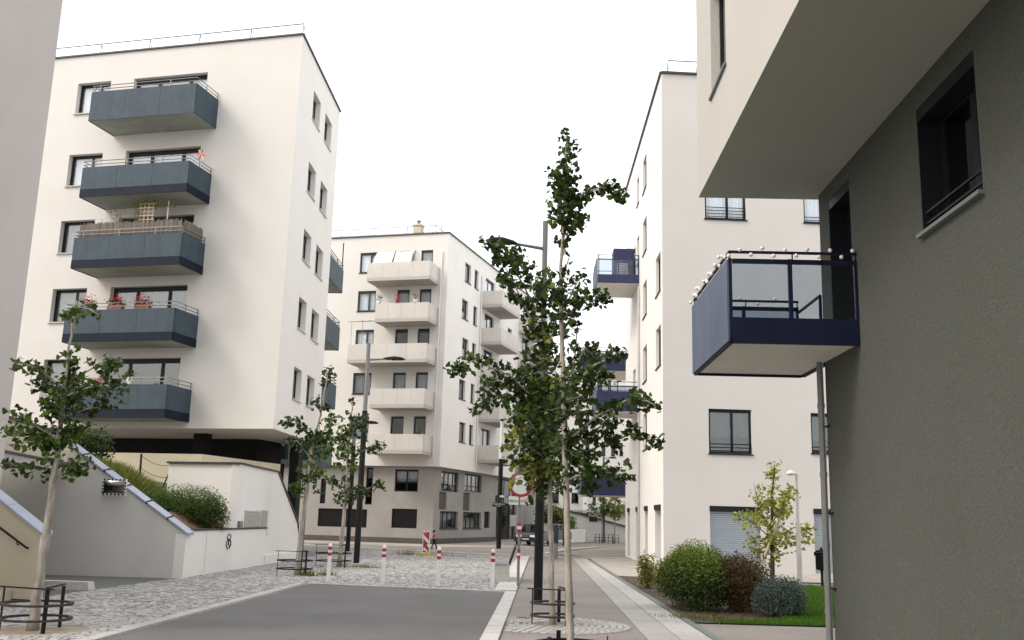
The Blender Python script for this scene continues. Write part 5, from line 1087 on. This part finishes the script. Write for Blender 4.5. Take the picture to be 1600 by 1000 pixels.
# bench on a concrete block
t = thing('bench', (-.1, 29.6, 0), 'concrete block bench with grated seat and dark backrest', 'bench')
mb = MB(); mb.box(-.42, .12, 28.6, 30.8, -.02, .5); mb.build('block', 'granite_light', t)
for k in range(7): mb = MB(); mb.box(-.44+k*.075, -.39+k*.075, 28.58, 30.82, .5, .53); mb.build('seat_slat', 'steel', t)
for k in range(4): mb = MB(); mb.hexa([(.10+k*.04, 28.6, .52+k*.12), (.14+k*.04, 28.6, .52+k*.12), (.14+k*.04, 30.8, .52+k*.12), (.10+k*.04, 30.8, .52+k*.12), (.14+k*.04, 28.6, .62+k*.12), (.18+k*.04, 28.6, .62+k*.12), (.18+k*.04, 30.8, .62+k*.12), (.14+k*.04, 30.8, .62+k*.12)]); mb.build('back_slat', 'dark_metal', t)
for yy in (28.8, 30.6): mb = MB(); mb.bar((.1, yy, .48), (.3, yy, 1.02), .03, .03); mb.build('back_support', 'dark_metal', t)
# striped warning board
bx, by = -3.77, 47.25; t = thing('warning_board', (bx, by, 0), 'red and white striped warning board on yellow foot', 'sign')
mb = MB(); mb.prism([(bx-.42, by-.2), (bx+.42, by-.2), (bx+.42, by+.25), (bx-.42, by+.25)], -.02, .1); mb.build('foot', 'yellow_plastic', t)
mb = MB(); mb.box(bx-.17, bx+.17, by-.02, by+.02, .1, 1.12); mb.build('board', 'white_paint', t)
def stripe(z0, up):
    s = 1 if up else -1; pts = [(-.14, z0), (.14, z0+s*.3), (.14, z0+s*.3+.2), (-.14, z0+.2)]; pts = [(x, min(1.08, max(.14, z))) for x, z in pts]; mb = MB(); mb.extrude([(bx+x, by-.0205, z) for x, z in pts], (0, -.004, 0)); mb.build('stripe', 'red_paint', t)
stripe(.98, False); stripe(.45, False); stripe(.05, False)
mb = MB(); mb.extrude([(bx-.14, by-.021, .32), (bx+.1, by-.021, .55), (bx-.14, by-.021, .78)], (0, -.004, 0)); mb.build('stripe', 'red_paint', t)
mb = MB(); mb.extrude([(bx-.08, by-.021, 1.08), (bx+.14, by-.021, 1.08), (bx+.14, by-.021, .85)], (0, -.004, 0)); mb.build('stripe', 'red_paint', t)
# waste bin
wx, wy = 9.77, 30.97; t = thing('waste_bin', (wx, wy, 0), 'dark waste bin on a post by the right roller shutter', 'bin')
mb = MB(); mb.lathe([(.045, -.03), (.045, .55)], (wx, wy, 0), 10); mb.build('post', 'dark_metal', t)
mb = MB(); mb.lathe([(.14, .5), (.18, .53), (.185, .95), (.16, .99), (.17, 1.0), (.19, 1.02)], (wx, wy, 0), 16); mb.build('bin_body', 'panel_black', t)
mb = MB(); mb.lathe([(.2, 1.03), (.17, 1.08), (.06, 1.11), (.03, 1.17), (.02, 1.19)], (wx, wy, 0), 16); mb.build('lid', 'panel_black', t)
for s in (-1, 1): mb = MB(); mb.box(wx+s*.2-.02, wx+s*.2+.02, wy-.04, wy+.04, .93, 1.04); mb.build('ear', 'panel_black', t)
# short post near the crossing
qx, qy = gnd(868, 874).x, 46.5; t = thing('ticket_post', (qx, qy, 0), 'short post with dark patterned top at far end of sidewalk', 'post')
mb = MB(); mb.lathe([(.085, 0), (.085, .75)], (qx, qy, 0), 12); mb.build('post', 'steel', t); mb = MB(); mb.lathe([(.11, .75), (.11, 1.55), (.09, 1.6)], (qx, qy, 0), 12); mb.build('column_head', 'frame_teal', t)
# ================================================================== CARS
def car(label, x, y, rz, paint, L=4.1, W=1.74, H=1.5):
    t = thing('parked_car', (x, y, 0), label, 'car', 'cars parked at the crossing'); c, s = math.cos(rz), math.sin(rz)
    def T(a, b, z): return (x+a*c-b*s, y+a*s+b*c, z)
    side = [(-L/2, .32), (-L/2+.02, .62), (-L/2+.25, .80), (-L/2+1.0, .90), (-L/2+1.75, H-.06), (-L/2+2.2, H), (L/2-.9, H-.03), (L/2-.25, .95), (L/2-.02, .82), (L/2, .34)]
    body = [(-L/2, .28), (-L/2, .6), (-L/2+.15, .76), (-L/2+1.05, .92), (L/2-.2, .96), (L/2, .8), (L/2, .3)]
    mb = MB(); n = len(body); k = 0
    for w_, inset in ((-W/2, .04), (-W/2+.06, 0), (W/2-.06, 0), (W/2, .04)):
        mb.v += [T(a*(1-inset/L*2), w_, z-(inset*.3 if z > .5 else -inset*.3)) for a, z in body]
    for r in range(3):
        for i in range(n): j = (i+1) % n; mb.f.append((r*n+i, r*n+j, (r+1)*n+j, (r+1)*n+i))
    mb.f.append(tuple(range(n))); mb.f.append(tuple(3*n+i for i in range(n))); mb.build('body', paint, t)
    cab = [(-L/2+1.0, .90), (-L/2+1.75, H-.05), (-L/2+2.2, H), (L/2-.95, H-.03), (L/2-.25, .94)]
    mb = MB(); n = len(cab)
    for w_, q in ((-1, .0), (1, .0)):
        mb.v += [T(a, w_*(W/2-.08-(.14 if z > 1.2 else 0)), z) for a, z in cab]
    for i in range(n): j = (i+1) % n; mb.f.append((i, j, n+j, n+i))
    mb.f.append(tuple(range(n))); mb.f.append(tuple(n+i for i in range(n))); mb.build('roof', paint, t)
    mb = MB(); mb.extrude([T(-L/2+1.06, -W/2+.2, .95), T(-L/2+1.06, W/2-.2, .95), T(-L/2+1.70, W/2-.28, H-.1), T(-L/2+1.70, -W/2+.28, H-.1)], (-.02*c, -.02*s, .012)); mb.build('windscreen', 'glass_dark', t)
    for sd in (-1, 1):
        mb = MB(); y0, y1 = sd*(W/2-.085), sd*(W/2-.195); mb.extrude([T(-L/2+1.3, y0, .98), T(L/2-.6, y0, .98), T(L/2-1.05, y1, H-.12), T(-L/2+1.85, y1, H-.12)], (-s*sd*.012, c*sd*.012, 0)); mb.build('side_window', 'glass_dark', t)
        mb = MB(); mb.extrude([T(-L/2-.012, sd*.5-.18, .58), T(-L/2-.012, sd*.5+.18, .58), T(-L/2+.08, sd*.5+.2, .72), T(-L/2+.08, sd*.5-.2, .72)], (-.02*c, -.02*s, .01)); mb.build('headlight', 'lamp_glass', t)
        mb = MB(); mb.sphere(T(-L/2+1.25, sd*(W/2+.08), 1.0), .09, 6); mb.build('wing_mirror', paint, t)
        for a in (-L/2+.8, L/2-.8):
            mb = MB(); p0, p1 = Vector(T(a, sd*(W/2-.2), .31)), Vector(T(a, sd*(W/2+.01), .31)); ax = (p1-p0).normalized(); mb.tube([p0, p1], .31, 18); wl = mb.build('wheel', 'tyre', t)
            mb = MB(); mb.tube([p1, p1+ax*.012], .2, 14); mb.build('rim', 'steel_light', wl)
    mb = MB(); mb.extrude([T(-L/2-.015, -.55, .34), T(-L/2-.015, .55, .34), T(-L/2-.015, .55, .5), T(-L/2-.015, -.55, .5)], (-.012*c, -.012*s, 0)); mb.build('grille', 'black_paint', t)
    mb = MB(); mb.extrude([T(-L/2-.03, -.25, .4), T(-L/2-.03, .25, .4), T(-L/2-.03, .25, .5), T(-L/2-.03, -.25, .5)], (-.01*c, -.01*s, 0)); mb.build('number_plate', 'white_paint', t)
car('dark grey car parked facing the camera beyond the sign', 2.0, 71.5, 1.25, 'car_grey'); car('second dark car, parked farther right behind the front ginkgo', 3.55, 78.5, 1.1, 'car_grey')
# ================================================================== CHILD WALKING
def person(x, y, H):
    t = thing('person', (x, y, 0), 'small walking person in red top and black trousers by the striped board', 'person'); k = H
    def skin(name, verts, edges, rad, m, sub=2):
        me = bpy.data.meshes.new(name); me.from_pydata([Vector(v)*k for v in verts], edges, []); o = bpy.data.objects.new(name, me); col.objects.link(o)
        md = o.modifiers.new('s', 'SKIN'); o.modifiers.new('u', 'SUBSURF').levels = sub
        if not me.skin_vertices: me.skin_vertices.new()
        for v, r in zip(me.skin_vertices[0].data, rad): v.radius = (r*k, r*k)
        me.skin_vertices[0].data[0].use_root = True; md.use_smooth_shade = True
        bpy.context.view_layer.update(); dg = bpy.context.evaluated_depsgraph_get(); m2 = bpy.data.meshes.new_from_object(o.evaluated_get(dg)); bpy.data.objects.remove(o)
        m2.materials.clear(); m2.materials.append(MATS[m]); q = bpy.data.objects.new(name, m2); col.objects.link(q); q.parent = t; return q
    # body: one continuous figure, walking to the right
    V = [(0, 0, .5), (0, 0, .6), (0, 0, .72), (0, 0, .79), (.01, 0, .84), (.02, 0, .90), (.02, 0, .96), (.0, -.08, .76), (.03, -.12, .63), (.13, -.13, .57), (.17, -.12, .585), (.0, .08, .76), (-.02, .12, .63), (.08, .13, .56), (.12, .12, .575),
         (.01, -.05, .48), (.10, -.05, .27), (.16, -.05, .05), (.22, -.05, .025), (-.01, .05, .48), (-.03, .05, .27), (-.13, .05, .07), (-.08, .05, .025)]
    Ed = [(0, 1), (1, 2), (2, 3), (3, 4), (4, 5), (5, 6), (2, 7), (7, 8), (8, 9), (9, 10), (2, 11), (11, 12), (12, 13), (13, 14), (0, 15), (15, 16), (16, 17), (17, 18), (0, 19), (19, 20), (20, 21), (21, 22)]
    Rd = [.075, .07, .085, .05, .033, .066, .05, .04, .03, .023, .02, .04, .03, .023, .02, .06, .042, .028, .022, .06, .042, .028, .022]
    skin('body', V, Ed, Rd, 'skin')
    skin('top', [V[i] for i in (0, 1, 2, 3, 7, 8, 11, 12)], [(0, 1), (1, 2), (2, 3), (2, 4), (4, 5), (2, 6), (6, 7)], [.088, .084, .096, .05, .056, .044, .056, .044], 'top_red')
    skin('trousers', [V[i] for i in (0, 15, 16, 17, 19, 20, 21)], [(0, 1), (1, 2), (2, 3), (0, 4), (4, 5), (5, 6)], [.084, .068, .05, .036, .068, .05, .036], 'trousers')
    mb = MB(); mb.sphere((x+.0*k, y, .945*k), .076*k, 10, 1, 1, 1.05); mb.sphere((x-.055*k, y, .90*k), .045*k, 8); h_ = mb.build('hair', 'hair_black', t, smooth=True)
    for s, q in ((1, (.18, -.05, .02)), (1, (-.1, .05, .03))): mb = MB(); mb.sphere((x+q[0]*k, y+q[1]*k, q[2]*k+.01), .05*k, 8, 1.5, .7, .6); mb.build('shoe', 'shoe', t, smooth=True)
    mb = MB(); mb.box(x+.155*k, x+.185*k, y-.14*k, y-.10*k, .58*k, .66*k); mb.build('phone', 'black_paint', t)
    mb = MB(); mb.sphere((x+.09*k, y, .905*k), .013*k, 6)
    for s in (-1, 1): mb.sphere((x+.075*k, y+s*.028*k, .92*k), .009*k, 6)
    mb.build('face', 'skin', t)
person(-4.1, 56.8, 1.05)
